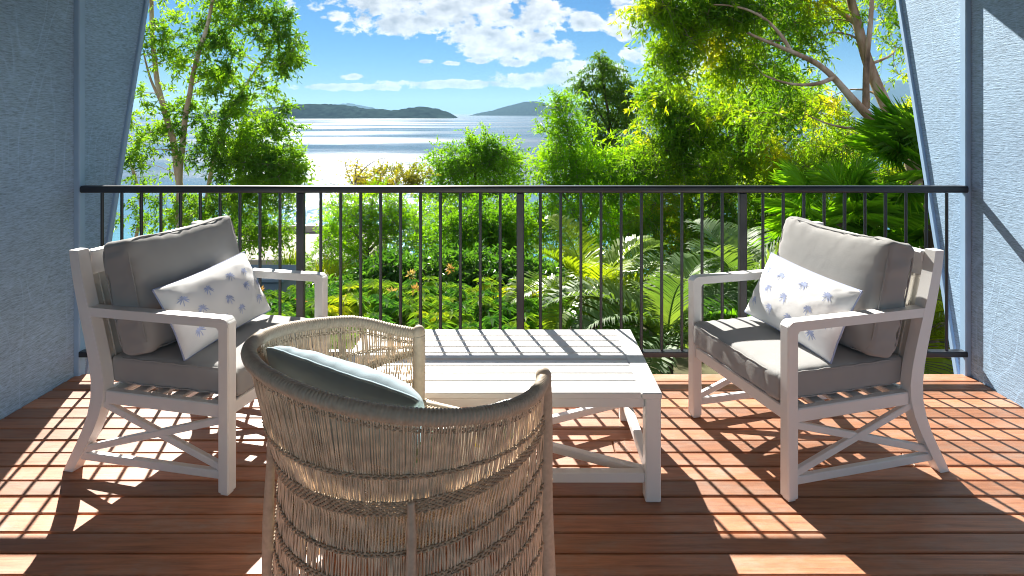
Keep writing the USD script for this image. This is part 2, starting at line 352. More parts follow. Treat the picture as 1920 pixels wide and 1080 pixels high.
def cushion_box(h, r, puff, seed, n=26, wr=.004, gather=.0):
    """A boxed cushion: half sizes h, edge radius r, swollen faces, puckers along the seams."""
    h = np.array(h, float); V, F = [], []; c = 0
    for ax in range(3):
        for sg in (-1, 1):
            k = [i for i in range(3) if i != ax]
            g = np.linspace(-1, 1, n)
            # more rows near the edges
            g = np.sign(g) * (1 - (1 - np.abs(g)) ** 1.5)
            A, B = np.meshgrid(g, g, indexing='ij')
            P = np.zeros((n, n, 3)); P[..., ax] = sg * h[ax]; P[..., k[0]] = A * h[k[0]]; P[..., k[1]] = B * h[k[1]]
            V.append(P.reshape(-1, 3))
            i, j = np.meshgrid(np.arange(n - 1), np.arange(n - 1), indexing='ij')
            q = np.stack([i * n + j, (i + 1) * n + j, (i + 1) * n + j + 1, i * n + j + 1], -1).reshape(-1, 4)
            flip = (sg < 0) ^ (ax == 1)
            F.append((q[:, ::-1] if flip else q) + c); c += n * n
    v = np.vstack(V); f = np.vstack(F)
    rr = np.minimum(r, h * .98)
    inner = np.clip(v, -(h - rr), h - rr); d = v - inner; d /= np.linalg.norm(d / rr, axis=1, keepdims=True) + 1e-12
    p = inner + d
    u = np.clip(p / h, -1, 1)
    dome = np.prod([np.where(np.arange(3)[None, :] == ax, 1.0, 0.0) for ax in range(3)][0:0] or [np.ones((len(p), 3))], axis=0)
    thin = int(np.argmin(h)); o = [i for i in range(3) if i != thin]
    w = ((1 - u[:, o[0]] ** 4) * (1 - u[:, o[1]] ** 4))
    p[:, thin] += np.sign(u[:, thin]) * smoothstep(np.abs(u[:, thin]) * 1.2) * puff * w
    # puckers: folds running in from the long edges
    for a, b in ((o[0], o[1]), (o[1], o[0])):
        s = smoothstep((np.abs(u[:, a]) - .55) / .45)
        ph = meshkit.noise(np.stack([p[:, b] * 46 + seed, np.sign(u[:, a]) * 3 + 9.5 + 0 * p[:, 0], p[:, a] * 7], 1), seed)
        p[:, thin] += np.sign(u[:, thin]) * (ph - .5) * wr * 2.2 * s * np.abs(u[:, thin]) ** 1.5
        if gather:
            g2 = smoothstep((np.abs(u[:, a]) - .80) / .2)
            ph2 = meshkit.noise(np.stack([p[:, thin] * 14, p[:, b] * 55 + seed, np.sign(u[:, a]) * 2 + 4 + 0 * p[:, 0]], 1), seed + 3)
            p[:, a] += np.sign(u[:, a]) * (ph2 - .5) * gather * g2
    big = meshkit.fbm(p * 5.5 + seed, 3, seed) - .5
    p[:, thin] += np.sign(u[:, thin]) * big * wr * 1.0 * np.abs(u[:, thin])
    m = trimesh.Trimesh(p, np.vstack([f[:, [0, 1, 2]], f[:, [0, 2, 3]]]), process=False); m.merge_vertices(digits_vertex=5)
    return m

def seam_loop(h, r, zc, mb, rad=.0035, seed=0):
    """A welt round a boxed cushion at height zc on its shoulder."""
    a = np.linspace(0, 2 * np.pi, 121); e = 10.0
    c, s = np.cos(a), np.sin(a)
    k = (np.abs(c) ** e + np.abs(s) ** e) ** (-1 / e)
    mb.tube(np.stack([(h[0] - r * .10) * c * k, (h[1] - r * .10) * s * k, np.full_like(a, zc) + .0015 * np.sin(a * 23 + seed)], 1), rad, 6)

def pillow_fn(hx, hz, T, seed, ears=.10, ex=.55):
    """A knife-edge pillow: returns f(u, v, side) on [-1, 1]^2; side is +1 or -1."""
    def f(u, v, side):
        u, v = np.asarray(u, float), np.asarray(v, float)
        inx = 1 - ears * (1 - v * v) * .85 * (np.abs(u) ** 2); inz = 1 - ears * .9 * (1 - u * u) * (np.abs(v) ** 2)
        x = hx * u * inx; z = hz * v * inz
        body = np.clip((1 - np.abs(u) ** 2.4), 0, 1) ** ex * np.clip((1 - np.abs(v) ** 2.2), 0, 1) ** ex
        wr = (meshkit.fbm(np.stack([x * 9 + seed, z * 9, 0 * x + side * 2.0 + 5], -1), 3, seed) - .5) * .016 * np.clip(body * 2.5, 0, 1)
        edge = np.maximum(np.abs(u), np.abs(v))
        gat = (meshkit.noise(np.stack([x * 55 * (np.abs(v) >= np.abs(u)) + z * 55 * (np.abs(v) < np.abs(u)) + seed, 0 * x + 3.3, edge * 3], -1), seed) - .5) * .007 * smoothstep((edge - .55) / .3) * np.clip(body * 3, 0, 1)
        y = side * (T * body + wr * 1.0 + gat)
        return np.stack([x, y, z], -1)
    return f

def pillow_mesh(fn, n=44):
    g = np.sin(np.linspace(-np.pi / 2, np.pi / 2, n)); U, V = np.meshgrid(g, g, indexing='ij')
    mb = MB(); i, j = np.meshgrid(np.arange(n - 1), np.arange(n - 1), indexing='ij')
    q = np.stack([i * n + j, (i + 1) * n + j, (i + 1) * n + j + 1, i * n + j + 1], -1).reshape(-1, 4)
    for side in (-1, 1):
        mb.add(fn(U, V, side).reshape(-1, 3), q if side < 0 else q[:, ::-1])
    v, f = mb.tm(); m = trimesh.Trimesh(v, f, process=False); m.merge_vertices(digits_vertex=5); return m

def pillow_edge(fn, rad, n=40):
    g = np.linspace(-1, 1, n); o = np.ones(n)
    u = np.concatenate([g, o, -g, -o]); v = np.concatenate([-o, g, o, -g])
    return MB().tube(fn(u * .999, v * .999, 1), rad, 6)

def palm_motif(mb, fn, cu, cv, s, ang, hx, hz, side, seed):
    """One small printed palm: a curved stem and a crown of drooping blades lying on the cloth."""
    r_ = np.random.default_rng(seed)
    def lay(pts):  # local metres -> on the pillow
        c, s_ = math.cos(ang), math.sin(ang)
        u = cu + (pts[:, 0] * c - pts[:, 1] * s_) / hx; v = cv + (pts[:, 0] * s_ + pts[:, 1] * c) / hz
        ok = np.abs(u).max() < .97 and np.abs(v).max() < .95
        p = fn(u, v, side); p[:, 1] += side * .0011
        return p if ok else None
    def strip(cl, w):
        d = np.gradient(cl, axis=0); nn = np.stack([-d[:, 1], d[:, 0]], 1); nn /= np.linalg.norm(nn, axis=1, keepdims=True) + 1e-12
        p = lay(np.vstack([cl + nn * w[:, None], cl - nn * w[:, None]]))
        if p is None: return
        k = len(cl); i = np.arange(k - 1)
        q = np.stack([i, i + 1, i + 1 + k, i + k], 1); mb.add(p, q if side < 0 else q[:, ::-1])
    t = np.linspace(0, 1, 6)
    strip(np.stack([.10 * s * np.sin(t * 1.6), -s * .95 + t * s * .95], 1), s * (.035 + .02 * (1 - t)))
    top = np.array([.10 * s, 0.0])
    for k in range(9):
        a = math.radians(-42 + k * 33 + r_.uniform(-8, 8)); L = s * r_.uniform(.62, .9)
        dx, dy = math.cos(a), math.sin(a)
        cl = top + np.stack([dx * L * t, dy * L * t * .9 - L * .34 * t * t], 1)
        strip(cl, s * .075 * np.sin(np.pi * np.clip(t * .93 + .05, 0, 1)) + .0004)

# ---- armchair: local x across, y towards the back, floor at z = 0
def make_armchair(label):
    t = thing('armchair', label, 'armchair', group='white framed armchairs')
    X, YF = .315, -.345
    prof = spline([(.352, 0.0), (.268, .15), (.212, .33), (.232, .47), (.275, .63), (.325, .86)], 15)
    for s in (-1, 1):
        put('leg', MB().box((s * X, YF, .320), (.046, .046, .624), .005), WHITE, t)            # front leg up to the arm
        put('leg_foot', MB().box((s * X, YF, .004), (.032, .032, .008), .002), WHITE, t)
        # rear post, swept out at the foot and raked at the back
        mb = MB(); w = .023; dep = np.interp(prof[:, 1], [0, .2, .35, .6, .86], [.022, .026, .030, .027, .021])
        v = []
        for (yy, zz), d_ in zip(prof, dep): v += [(s * X - w, yy - d_, zz), (s * X + w, yy - d_, zz), (s * X + w, yy + d_, zz), (s * X - w, yy + d_, zz)]
        k = len(prof); f = []
        for a in range(k - 1):
            for b in range(4): f.append((a * 4 + b, a * 4 + (b + 1) % 4, a * 4 + 4 + (b + 1) % 4, a * 4 + 4 + b))
        f += [(3, 2, 1, 0), (4 * k - 4, 4 * k - 3, 4 * k - 2, 4 * k - 1)]
        put('leg', mb.add(v, np.array(f)), WHITE, t, smooth=28)
        # arm: flat bar whose front end turns down in a small radius
        a0 = np.linspace(0, np.pi / 2, 7); R = .03
        out = [(.262, .644)] + [(YF - .023 + R - R * math.sin(q), .644 - R + R * math.cos(q)) for q in a0]
        inn = [(.250, .610)] + [(YF + .023 + .010 - .010 * math.sin(q), .610 - .010 + .010 * math.cos(q)) for q in a0]
        v = [(s * X + e * .0225, *p) for e in (-1, 1) for p in out + inn]; m_ = len(out); tot = 2 * m_; f = []
        for b in range(m_ - 1):
            f += [(b, b + 1, m_ + b + 1, m_ + b), (tot + b, tot + m_ + b, tot + m_ + b + 1, tot + b + 1)]
            f += [(b, tot + b, tot + b + 1, b + 1), (m_ + b, m_ + b + 1, tot + m_ + b + 1, tot + m_ + b)]
        f += [(0, m_, tot + m_, tot), (m_ - 1, tot + m_ - 1, tot + 2 * m_ - 1, 2 * m_ - 1)]
        mm = trimesh.Trimesh(np.array(v), np.vstack([np.array(f)[:, [0, 1, 2]], np.array(f)[:, [0, 2, 3]]]), process=False); mm.fix_normals()
        put('arm', mm, WHITE, t, smooth=30)
        put('side_rail', MB().box((s * X, -.07, .303), (.030, .51, .050), .004), WHITE, t)
        put('stretcher', MB().bar((s * X, YF + .02, .068), (s * X, .325, .060), .024, .030, .003), WHITE, t)
        put('cross_brace', MB().bar((s * X + .001, YF + .018, .092), (s * X + .001, .205, .274), .022, .026, .003), WHITE, t)
        put('cross_brace', MB().bar((s * X - .002, YF + .018, .268), (s * X - .002, .315, .080), .022, .026, .003), WHITE, t)
    put('front_rail', MB().box((0, YF + .004, .303), (2 * X - .046, .030, .050), .004), WHITE, t)
    put('rear_rail', MB().box((0, .190, .303), (2 * X - .046, .030, .050), .004), WHITE, t)
    for k in range(6): put('slat', MB().box((0, -.285 + k * .088, .319), (2 * X - .031, .050, .014), .003), WHITE, t)
    tr = spline([(.300, .745), (.322, .845)], 4)
    put('top_rail', MB().bar((-X + .024, .311, .800), (X - .024, .311, .800), .030, .105, .004, up=(0, -.21, .98)), WHITE, t)
    # cream sling of the back with its stitched hems
    zz = np.linspace(.36, .755, 14); yy = np.interp(zz, prof[:, 1], prof[:, 0]) - .012
    v = []
    for e in (-.0025, .0025):
        for a, b in zip(yy, zz): v += [(-X + .026, a + e, b), (0, a + e + .010 * math.sin((b - .36) / .395 * math.pi), b), (X - .026, a + e, b)]
    f = []; n3 = 42
    for o, fl in ((0, 0), (n3, 1)):
        for a in range(13):
            for b in range(2):
                q = (o + a * 3 + b, o + a * 3 + b + 1, o + a * 3 + b + 4, o + a * 3 + b + 3); f.append(q[::-1] if fl else q)
    sl = put('back_sling', MB().add(v, np.array(f)), SLING, t, smooth=True)
    for s in (-1, 1):
        put('hem', MB().tube(np.stack([np.full(14, s * (X - .055)), yy - .005, zz], 1), .003, 5), SLING, sl)
    return t

def chair_world(c, rz, p):
    a = math.radians(rz); x, y, z = p
    return (c[0] + x * math.cos(a) - y * math.sin(a), c[1] + x * math.sin(a) + y * math.cos(a), z)
RC, RZ = (1.204, 2.608), -74.3
LC, LZ = (-1.352, 2.632), 77.0

chair = make_armchair('white framed armchair standing in front of the sunlit right wall')
UsdGeom.Xformable(chair).GetOrderedXformOps()[0].Set(Gf.Vec3d(RC[0], RC[1], 0)); UsdGeom.Xformable(chair).AddRotateZOp().Set(RZ)
copy_of(chair, (LC[0], LC[1], 0), LZ, 'white framed armchair standing in front of the shaded left wall')

def seat_cushion(c, rz, label, side):
    t = thing('seat_cushion', label, 'cushion', (*chair_world(c, rz, (0, -.085, .392)),), rz, group='grey seat cushions')
    h = (.2885, .292, .054)
    put('cover', cushion_box(h, .022, .012, 3 + side, n=30, wr=.0035, gather=.006), GREY, t, smooth=True)
    mb = MB(); seam_loop(h, .022, .046, mb, .003, side); seam_loop(h, .022, -.046, mb, .003, side + 1)
    put('piping', mb, GREY, t, smooth=True)
    return t
seat_cushion(RC, RZ, 'grey seat cushion of the right armchair, sunlit along its front', 1)
seat_cushion(LC, LZ, 'grey seat cushion of the left armchair, mostly in shade', 5)

def back_cushion(c, rz, label, side, tilt, roll):
    t = thing('back_cushion', label, 'cushion', chair_world(c, rz, (0.005, .135, .672)), rz, group='grey back cushions')
    UsdGeom.Xformable(t).AddRotateXOp().Set(-tilt); UsdGeom.Xformable(t).AddRotateYOp().Set(roll)
    h = (.300, .068, .225)
    m = cushion_box(h, .030, .026, 11 + side, n=34, wr=.0045, gather=.014)
    # the top edge sags between its corners
    v = m.vertices.copy(); up = smoothstep((v[:, 2] + .05) / .27); v[:, 2] -= up * (.020 * np.cos(v[:, 0] / .3 * np.pi / 2) - .006); m.vertices = v
    put('cover', m, GREY, t, smooth=True)
    mb = MB()
    for sg in (-1, 1):
        a = np.linspace(0, 2 * np.pi, 141); e = 9.0; cc, ss = np.cos(a), np.sin(a); k = (np.abs(cc) ** e + np.abs(ss) ** e) ** (-1 / e)
        x = .297 * cc * k; z = .222 * ss * k; z = z - smoothstep((z + .05) / .27) * (.020 * np.cos(x / .3 * np.pi / 2) - .006)
        mb.tube(np.stack([x, np.full_like(a, sg * .060), z], 1), .003, 6)
    put('piping', mb, GREY, t, smooth=True)
    return t
back_cushion(RC, RZ, 'plump grey back cushion leaning in the right armchair', 1, 14, 0)
back_cushion(LC, LZ, 'plump grey back cushion leaning in the left armchair', 4, 14, 0)

def lumbar(c, rz, loc, label, seed, tilt, roll, yaw):
    t = thing('throw_pillow', label, 'pillow', chair_world(c, rz, loc), rz + yaw, group='white palm print pillows')
    UsdGeom.Xformable(t).AddRotateXOp().Set(-tilt); UsdGeom.Xformable(t).AddRotateYOp().Set(roll)
    hx, hz = .262, .148; fn = pillow_fn(hx, hz, .072, seed, .065)
    put('cover', pillow_mesh(fn), PILLOW, t, smooth=True)
    put('piping', pillow_edge(fn, .0036), PIPE, t, smooth=True)
    spots = [(-.72, .42), (-.28, .40), (.17, .42), (.62, .40), (-.52, -.12), (-.06, -.10), (.40, -.10), (.80, -.14), (-.76, -.58), (-.28, -.60), (.18, -.58), (.62, -.60)]
    for k, (a, b) in enumerate(spots):
        a += rnd.uniform(-.07, .07); b += rnd.uniform(-.08, .06)
        for side in (-1, 1):
            mb = MB(); palm_motif(mb, fn, a, b + .10, .031, math.radians(rnd.uniform(-28, 28)), hx, hz, side, seed * 50 + k)
            if mb.n: put('palm_print', mb, PRINT, t)
    return t
lumbar(RC, RZ, (.018, -.060, .597), 'white pillow with blue palm print, on the right armchair', 2, 26, 4, 2)
lumbar(LC, LZ, (-.02, -.060, .597), 'white pillow with blue palm print, on the left armchair', 7, 26, -4, -2)

# ---- coffee table
def coffee_table():
    x0, x1, y0, y1, zt = -.724, .493, 2.182, 2.832, .395
    t = thing('coffee_table', 'low white slatted coffee table between the two armchairs', 'table')
    th = .022; zc = zt - th / 2
    put('end_board', MB().box((x0 + .036, (y0 + y1) / 2, zc), (.072, y1 - y0, th), .003), WHITE, t)
    put('end_board', MB().box((x1 - .036, (y0 + y1) / 2, zc), (.072, y1 - y0, th), .003), WHITE, t)
    edges = [y0, 2.284, 2.352, 2.419, 2.487, 2.553, 2.620, 2.686, 2.753, y1]
    for a, b in zip(edges[:-1], edges[1:]):
        put('slat', MB().box(((x0 + x1) / 2, (a + b) / 2, zc), (x1 - x0 - .147, b - a - .0095, th), .003), WHITE, t)
    lx = (x0 + .042, x1 - .030); ly = (y0 + .036, y1 - .036)
    for x in lx:
        for y in ly: put('leg', MB().box((x, y, .1865), (.056, .056, .373), .004), WHITE, t)
    for y in ly: put('stretcher', MB().box(((lx[0] + lx[1]) / 2, y, .082), (lx[1] - lx[0] - .056, .034, .036), .003), WHITE, t)
    for x in lx: put('stretcher', MB().box((x, (ly[0] + ly[1]) / 2, .082), (.034, ly[1] - ly[0] - .056, .036), .003), WHITE, t)
    for y in ly: put('apron', MB().box(((lx[0] + lx[1]) / 2, y, .352), (lx[1] - lx[0] - .056, .024, .040), .003), WHITE, t)
    for x in lx: put('apron', MB().box((x, (ly[0] + ly[1]) / 2, .352), (.024, ly[1] - ly[0] - .056, .040), .003), WHITE, t)
    put('cross_brace', MB().bar((lx[0] + .02, ly[0] + .022, .084), (lx[1] - .02, ly[1] - .022, .084), .030, .030, .003), WHITE, t)
    put('cross_brace', MB().bar((lx[0] + .02, ly[1] - .022, .0845), (lx[1] - .02, ly[0] + .022, .0845), .029, .0295, .003), WHITE, t)
coffee_table()

# ---- cane tub chair
CANE = plain('pale_cane', (.74, .60, .45), rough=.55, var=.28, vscale=26, spec=.4)
CANEB = plain('cane_binding', (.46, .355, .25), rough=.6, var=.30, vscale=60, spec=.35)
CANER = plain('cane_rim_wrap', (.50, .42, .33), rough=.55, var=.12, vscale=70, spec=.4)
def cane_chair():
    cx, cy, rx, ry, yaw, half = -.340, 1.700, .408, .383, math.radians(42.0), math.radians(131)
    t = thing('cane_tub_chair', 'woven cane tub chair with its rounded back to the viewer', 'chair', (cx, cy, 0))
    def zrim(ph):
        s = np.clip(np.abs(ph) / half, 0, 1); z = .79 + (.685 - .79) * smoothstep(s)
        return z - .045 * smoothstep((-ph / half - .72) / .28)          # the far arm falls a little lower
    def prof(s):        # radius factor against height: rim at 1, waist, foot
        return None
    def surf(ph, z):
        """A point of the shell: angle from the back's middle, height."""
        zr = zrim(ph); wz = .47
        e = np.clip(np.abs(ph) / half, 0, 1) ** 2.2
        up = np.clip((z - wz) / (zr - wz), 0, 1); dn = np.clip((wz - z) / wz, 0, 1)
        k = .80 + (.20) * up ** .85 + .075 * dn ** 1.2
        k = k * (1 - e) + (1.0 - .0 * up) * e
        lx = -np.cos(ph) * ry * k; ly = -np.sin(ph) * rx * k
        return np.stack([math.cos(yaw) * lx - math.sin(yaw) * ly, math.sin(yaw) * lx + math.cos(yaw) * ly, z + 0 * lx], -1)
    e_ = lambda ph: np.clip(np.abs(ph) / half, 0, 1)
    def band_z(zb, ze): return lambda ph: zb + (ze - zb) * e_(ph) ** 2.4
    bands = [('thin', band_z(.600, .590)), ('thick', band_z(.510, .572)), ('thin', band_z(.398, .480)), ('wide', band_z(.332, .412)), ('thin', band_z(.272, .338)),
             ('thin', band_z(.205, .262)), ('wide', band_z(.130, .165)), ('thin', band_z(.055, .065))]
    # rim: a thick cane hoop bound round and round
    n = 1500; ph = np.linspace(-half, half, n); p = surf(ph, zrim(ph))
    wrap = .0168 + .0022 * np.abs(np.sin(np.linspace(0, n * math.pi / 7.5, n))) + .0012 * (meshkit.noise(np.stack([ph * 24, 0 * ph, 0 * ph], 1), 3) - .5)
    rim = put('rim', MB().tube(p, wrap, 10, caps=True), CANER, t, smooth=True)
    for sg in (-1, 1):
        tip = surf(np.array(sg * half), zrim(np.array(sg * half)))
        k = trimesh.creation.icosphere(2, .022); k.apply_scale((1, 1, 1.15)); k.apply_translation(tip + (0, 0, .002)); put('rim_knot', k, CANER, rim, smooth=True)
    # posts
    def post(a, b, r0, r1, nm='leg'):
        q = spline([a, np.array(a) * .5 + np.array(b) * .5, b], 90); rr = np.linspace(r0, r1, 90) * (1 + .035 * np.abs(np.sin(np.arange(90) * 1.3)))
        q[:, 0] += .002 * np.sin(np.linspace(0, 9, 90))
        put(nm, MB().tube(q, rr, 10, caps=True), CANER, t, smooth=True)
    for sg in (-1, 1):
        a = surf(np.array(sg * half), zrim(np.array(sg * half))); out = a[:2] / np.linalg.norm(a[:2])
        post((a[0] + out[0] * .012, a[1] + out[1] * .012, 0), (a[0], a[1], a[2] - .004), .023, .0205)
    for d in (-34, 61):
        r = math.radians(d); a = surf(np.array(r), np.array(.535)); b = surf(np.array(r), np.array(.02)); o = a[:2] / np.linalg.norm(a[:2]) * .012
        post((b[0] + o[0], b[1] + o[1], 0), (a[0] + o[0], a[1] + o[1], .540), .022, .008)
    # canes: the split canes of the shell, tier by tier
    def tier(zlo, zhi, count, lean, jit, w, nm, steps=7):
        mb = MB(); ph0 = np.linspace(-half + .01, half - .01, count)
        for k_, a in enumerate(ph0):
            a = a + rng.normal(0, jit)
            dl = lean * (1 if k_ % 2 else -1) + rng.normal(0, jit * .8)
            s = np.linspace(0, 1, steps); A = np.clip(a + dl * (s - .5), -half, half)
            zl, zh = zlo(A), zhi(A); z = zl + (zh - zl) * s
            P = surf(A, z); r_ = P[:, :2] / np.linalg.norm(P[:, :2], axis=1, keepdims=True)
            P[:, :2] += r_ * (.002 * (1 if k_ % 2 else -1) + .0018 * np.sin(s * np.pi * rng.uniform(.6, 1.8) + rng.uniform(0, 6)))[:, None]
            mb.tube(P, w * rng.uniform(.75, 1.2), 4)
        return put(nm, mb, CANE, t, smooth=True, kind='stuff')
    rimlow = lambda ph: zrim(ph) - .012
    B = [b for _, b in bands]
    tier(B[0], rimlow, 560, .0, .0016, .0020, 'cane_strands'); tier(B[1], B[0], 560, .003, .0016, .0020, 'cane_strands')
    tier(B[2], B[1], 400, .022, .0016, .0021, 'cane_strands'); tier(B[3], B[2], 400, .006, .0020, .0021, 'cane_strands')
    tier(B[4], B[3], 400, .008, .0020, .0021, 'cane_strands'); tier(B[5], B[4], 400, .010, .0020, .0021, 'cane_strands')
    tier(B[6], B[5], 380, .016, .0020, .0021, 'cane_strands'); tier(lambda ph: 0 * ph + .012, B[6], 400, .01, .0020, .0021, 'cane_strands')
    # bindings that run round the shell
    for kind, bz in bands:
        rows = {'thin': 2, 'wide': 3, 'thick': 7}[kind]; mb = MB(); m_ = 700; A = np.linspace(-half, half, m_)
        for k_ in range(rows):
            thin = (1 - .55 * e_(A) ** 3) if kind == 'thick' else 1
            z = bz(A) + (k_ - (rows - 1) / 2) * .0058 * thin + .0008 * np.sin(A * 31 + k_)
            P = surf(A, z); r_ = P[:, :2] / np.linalg.norm(P[:, :2], axis=1, keepdims=True)
            P[:, :2] += r_ * (.0042 + .0022 * np.sin(A * half * 62 + k_ * math.pi))[:, None]
            mb.tube(P, .0028 * (1 + .18 * np.sin(np.arange(m_) * 1.9 + k_)), 5)
        put('woven_band', mb, CANEB, t, smooth=True, label={'thick': 'thick braided waist band'}.get(kind))
    m_ = 700; A = np.linspace(-half, half, m_); mb = MB()
    for k_, dz in enumerate((.030, .036)):
        P = surf(A, zrim(A) - dz); r_ = P[:, :2] / np.linalg.norm(P[:, :2], axis=1, keepdims=True); P[:, :2] += r_ * (.0032 * np.sin(A * half * 62 + k_ * math.pi))[:, None]; mb.tube(P, .0026, 5)
    put('woven_band', mb, CANEB, t, smooth=True)
    # seat: canes laid over a hoop, and the front apron between the arm posts
    a0, a1 = surf(np.array(half), np.array(.40)), surf(np.array(-half), np.array(.40))
    mb = MB(); fr = np.linspace(0, 1, 60)
    fwd = np.array([math.cos(yaw), math.sin(yaw), 0])
    fl = a0 + (a1 - a0) * fr[:, None] + fwd * (.10 * np.sin(fr * np.pi))[:, None]
    mb.tube(fl, .014, 8); put('front_hoop', mb, CANER, t, smooth=True)
    mb = MB()
    for q in np.linspace(.02, .98, 70):
        c = a0 + (a1 - a0) * q + fwd * (.10 * math.sin(q * math.pi)); mb.tube([(c[0], c[1], .40), (c[0] * .99, c[1] * .99, .2), (c[0] * .98, c[1] * .98, .01)], .0028, 4)
    put('cane_strands', mb, CANE, t, smooth=True, kind='stuff')
    mb = MB(); side = np.array([-math.sin(yaw), math.cos(yaw), 0])
    for q in np.linspace(-.93, .93, 62):
        w_ = q * .34; lo = -math.sqrt(max(1 - q * q, 0)) * .30; hi = .27 + .06 * (1 - q * q)
        s = np.linspace(0, 1, 6); P = side * w_ + fwd * (lo + (hi - lo) * s)[:, None]; P[:, 2] += .405 - .018 * np.sin(s * np.pi) * (1 - q * q); mb.tube(P, .0032, 4)
    put('seat', mb, CANE, t, smooth=True)
    return cx, cy
cane_chair()

# pillows in the tub chair
def loose_pillow(name, label, cat, c, xdir, updir, hx, hz, T, seed, mat, pipe, ears=.08, ex=.55):
    xd = np.array(xdir, float); xd /= np.linalg.norm(xd); z = np.array(updir, float); z -= xd * (z @ xd); z /= np.linalg.norm(z); y = np.cross(z, xd)
    x = UsdGeom.Xform.Define(stage, path_for(None, name))
    x.AddTransformOp().Set(Gf.Matrix4d(*xd, 0, *y, 0, *z, 0, *map(float, c), 1)); t = describe(x.GetPrim(), label, cat)
    fn = pillow_fn(hx, hz, T, seed, ears, ex)
    put('cover', pillow_mesh(fn, 52), mat, t, smooth=True); put('piping', pillow_edge(fn, .0045), pipe, t, smooth=True)
    return t, fn
loose_pillow('cane_chair_pillow', 'blue grey square pillow propped inside the cane tub chair', 'pillow', (-.478, 1.735, .548), (.405, -.125, -.075), (-.12, -.42, .60), .232, .195, .085, 21, BLUEPIL, BLUEPIL, .05, .36)
def leafy_print():
    n, L = {}, []
    coords(n, L, src='object')
    n['n1'] = ('noise_texture', dict(scale=9.0, detail=3.0, distortion=1.5)); n['n2'] = ('noise_texture', dict(scale=7.0, detail=2.0, distortion=2.0)); n['n3'] = ('voronoi_texture', dict(scale=8.0))
    for q in ('n1', 'n2', 'n3'): L.append(('mp.vector', q + '.vector'))
    n['r1'] = ('rgb_ramp', dict(ramp=[(.0, (0, 0, 0)), (.55, (0, 0, 0)), (.58, (1, 1, 1))])); n['r2'] = ('rgb_ramp', dict(ramp=[(0, (0, 0, 0)), (.60, (0, 0, 0)), (.63, (1, 1, 1))]))
    n['r3'] = ('rgb_ramp', dict(ramp=[(0, (.10, .42, .10)), (.35, (.16, .30, .68)), (.6, (.75, .66, .12)), (.8, (.25, .60, .62))], interpolate=False)); L += [('n1.fac', 'r1.fac'), ('n2.fac', 'r2.fac'), ('n3.color', 'r3.fac')]
    n['m1'] = ('mix', dict(mix_type='mix', color1=(.80, .82, .80), color2=(.12, .42, .13))); n['m2'] = ('mix', dict(mix_type='mix')); L += [('r1.color', 'm1.fac'), ('m1.color', 'm2.color1'), ('r3.color', 'm2.color2'), ('r2.color', 'm2.fac')]
    n['p'] = ('principled_bsdf', dict(roughness=.9, specular_ior_level=.15)); L.append(('m2.color', 'p.base_color'))
    return M('leafy_print_cotton', n, L)
LEAFY = leafy_print()
loose_pillow('cane_chair_pillow', 'white pillow with green and blue leaf print inside the cane tub chair', 'pillow', (-.150, 1.640, .490), (.25, .22, -.01), (.26, -.30, .55), .190, .160, .070, 33, LEAFY, LEAFY)
# ================================================================ LAND, SEA, ISLANDS
SEA = -23.6
def sea_look():
    n, L = {}, []
    n['g'] = ('geometry', {})
    n['m1'] = ('mapping', dict(scale=(1 / 420, 1 / 95, 1))); n['m2'] = ('mapping', dict(scale=(.30, .55, 1))); n['m3'] = ('mapping', dict(scale=(.05, .09, 1)))
    for q in ('m1', 'm2', 'm3'): L.append(('g.position', q + '.vector'))
    n['wind'] = ('noise_texture', dict(scale=1.0, detail=5.0, roughness=.55, distortion=.3)); L.append(('m1.vector', 'wind.vector'))
    n['rr'] = ('rgb_ramp', dict(ramp=[(.40, (.09,) * 3), (.50, (.18,) * 3), (.62, (.275,) * 3)])); L.append(('wind.fac', 'rr.fac'))
    n['w2'] = ('noise_texture', dict(scale=1.0, detail=6.0, roughness=.65)); n['w3'] = ('noise_texture', dict(scale=1.0, detail=4.0, roughness=.6)); L += [('m2.vector', 'w2.vector'), ('m3.vector', 'w3.vector')]
    n['h'] = ('math', dict(math_type='multiply_add', value2=3.0)); L += [('w3.fac', 'h.value1'), ('w2.fac', 'h.value3')]
    n['b'] = ('bump', dict(strength=.4, distance=.8)); L.append(('h.value', 'b.height'))
    # turquoise over the sand near the shore, deep blue farther out
    n['s'] = ('separate_xyz', {}); L.append(('g.position', 's.vector'))
    n['dm'] = ('map_range', dict(from_min=90, from_max=240, to_min=0, to_max=1, clamp=True)); L.append(('s.y', 'dm.value'))
    n['c'] = ('rgb_ramp', dict(ramp=[(0, (.10, .34, .40)), (.4, (.04, .15, .21)), (1, (.014, .045, .075))])); L.append(('dm.result', 'c.fac'))
    n['p'] = ('principled_bsdf', dict(ior=1.33, specular_ior_level=.5)); L += [('c.color', 'p.base_color'), ('rr.color', 'p.roughness'), ('b.normal', 'p.normal')]
    return M('sea_water', n, L)
def sheet(xs, ys, zf, name, mat, **k):
    X, Y = np.meshgrid(xs, ys, indexing='ij'); Z = zf(X, Y); a, b = X.shape
    i, j = np.meshgrid(np.arange(a - 1), np.arange(b - 1), indexing='ij')
    q = np.stack([i * b + j, (i + 1) * b + j, (i + 1) * b + j + 1, i * b + j + 1], -1).reshape(-1, 4)
    return put(name, MB().add(np.stack([X, Y, Z], -1).reshape(-1, 3), q), mat, smooth=True, **k)
geo = lambda a, b, n: np.sign(np.linspace(-1, 1, n)) * (np.abs(np.linspace(-1, 1, n)) ** 3) * (b - a) / 2 + (a + b) / 2
sheet(geo(-28000, 28000, 61), np.concatenate([np.linspace(-3000, 0, 6), np.geomspace(30, 40000, 60)]), lambda X, Y: 0 * X + SEA, 'sea', sea_look(), kind='structure', label='glittering blue bay')

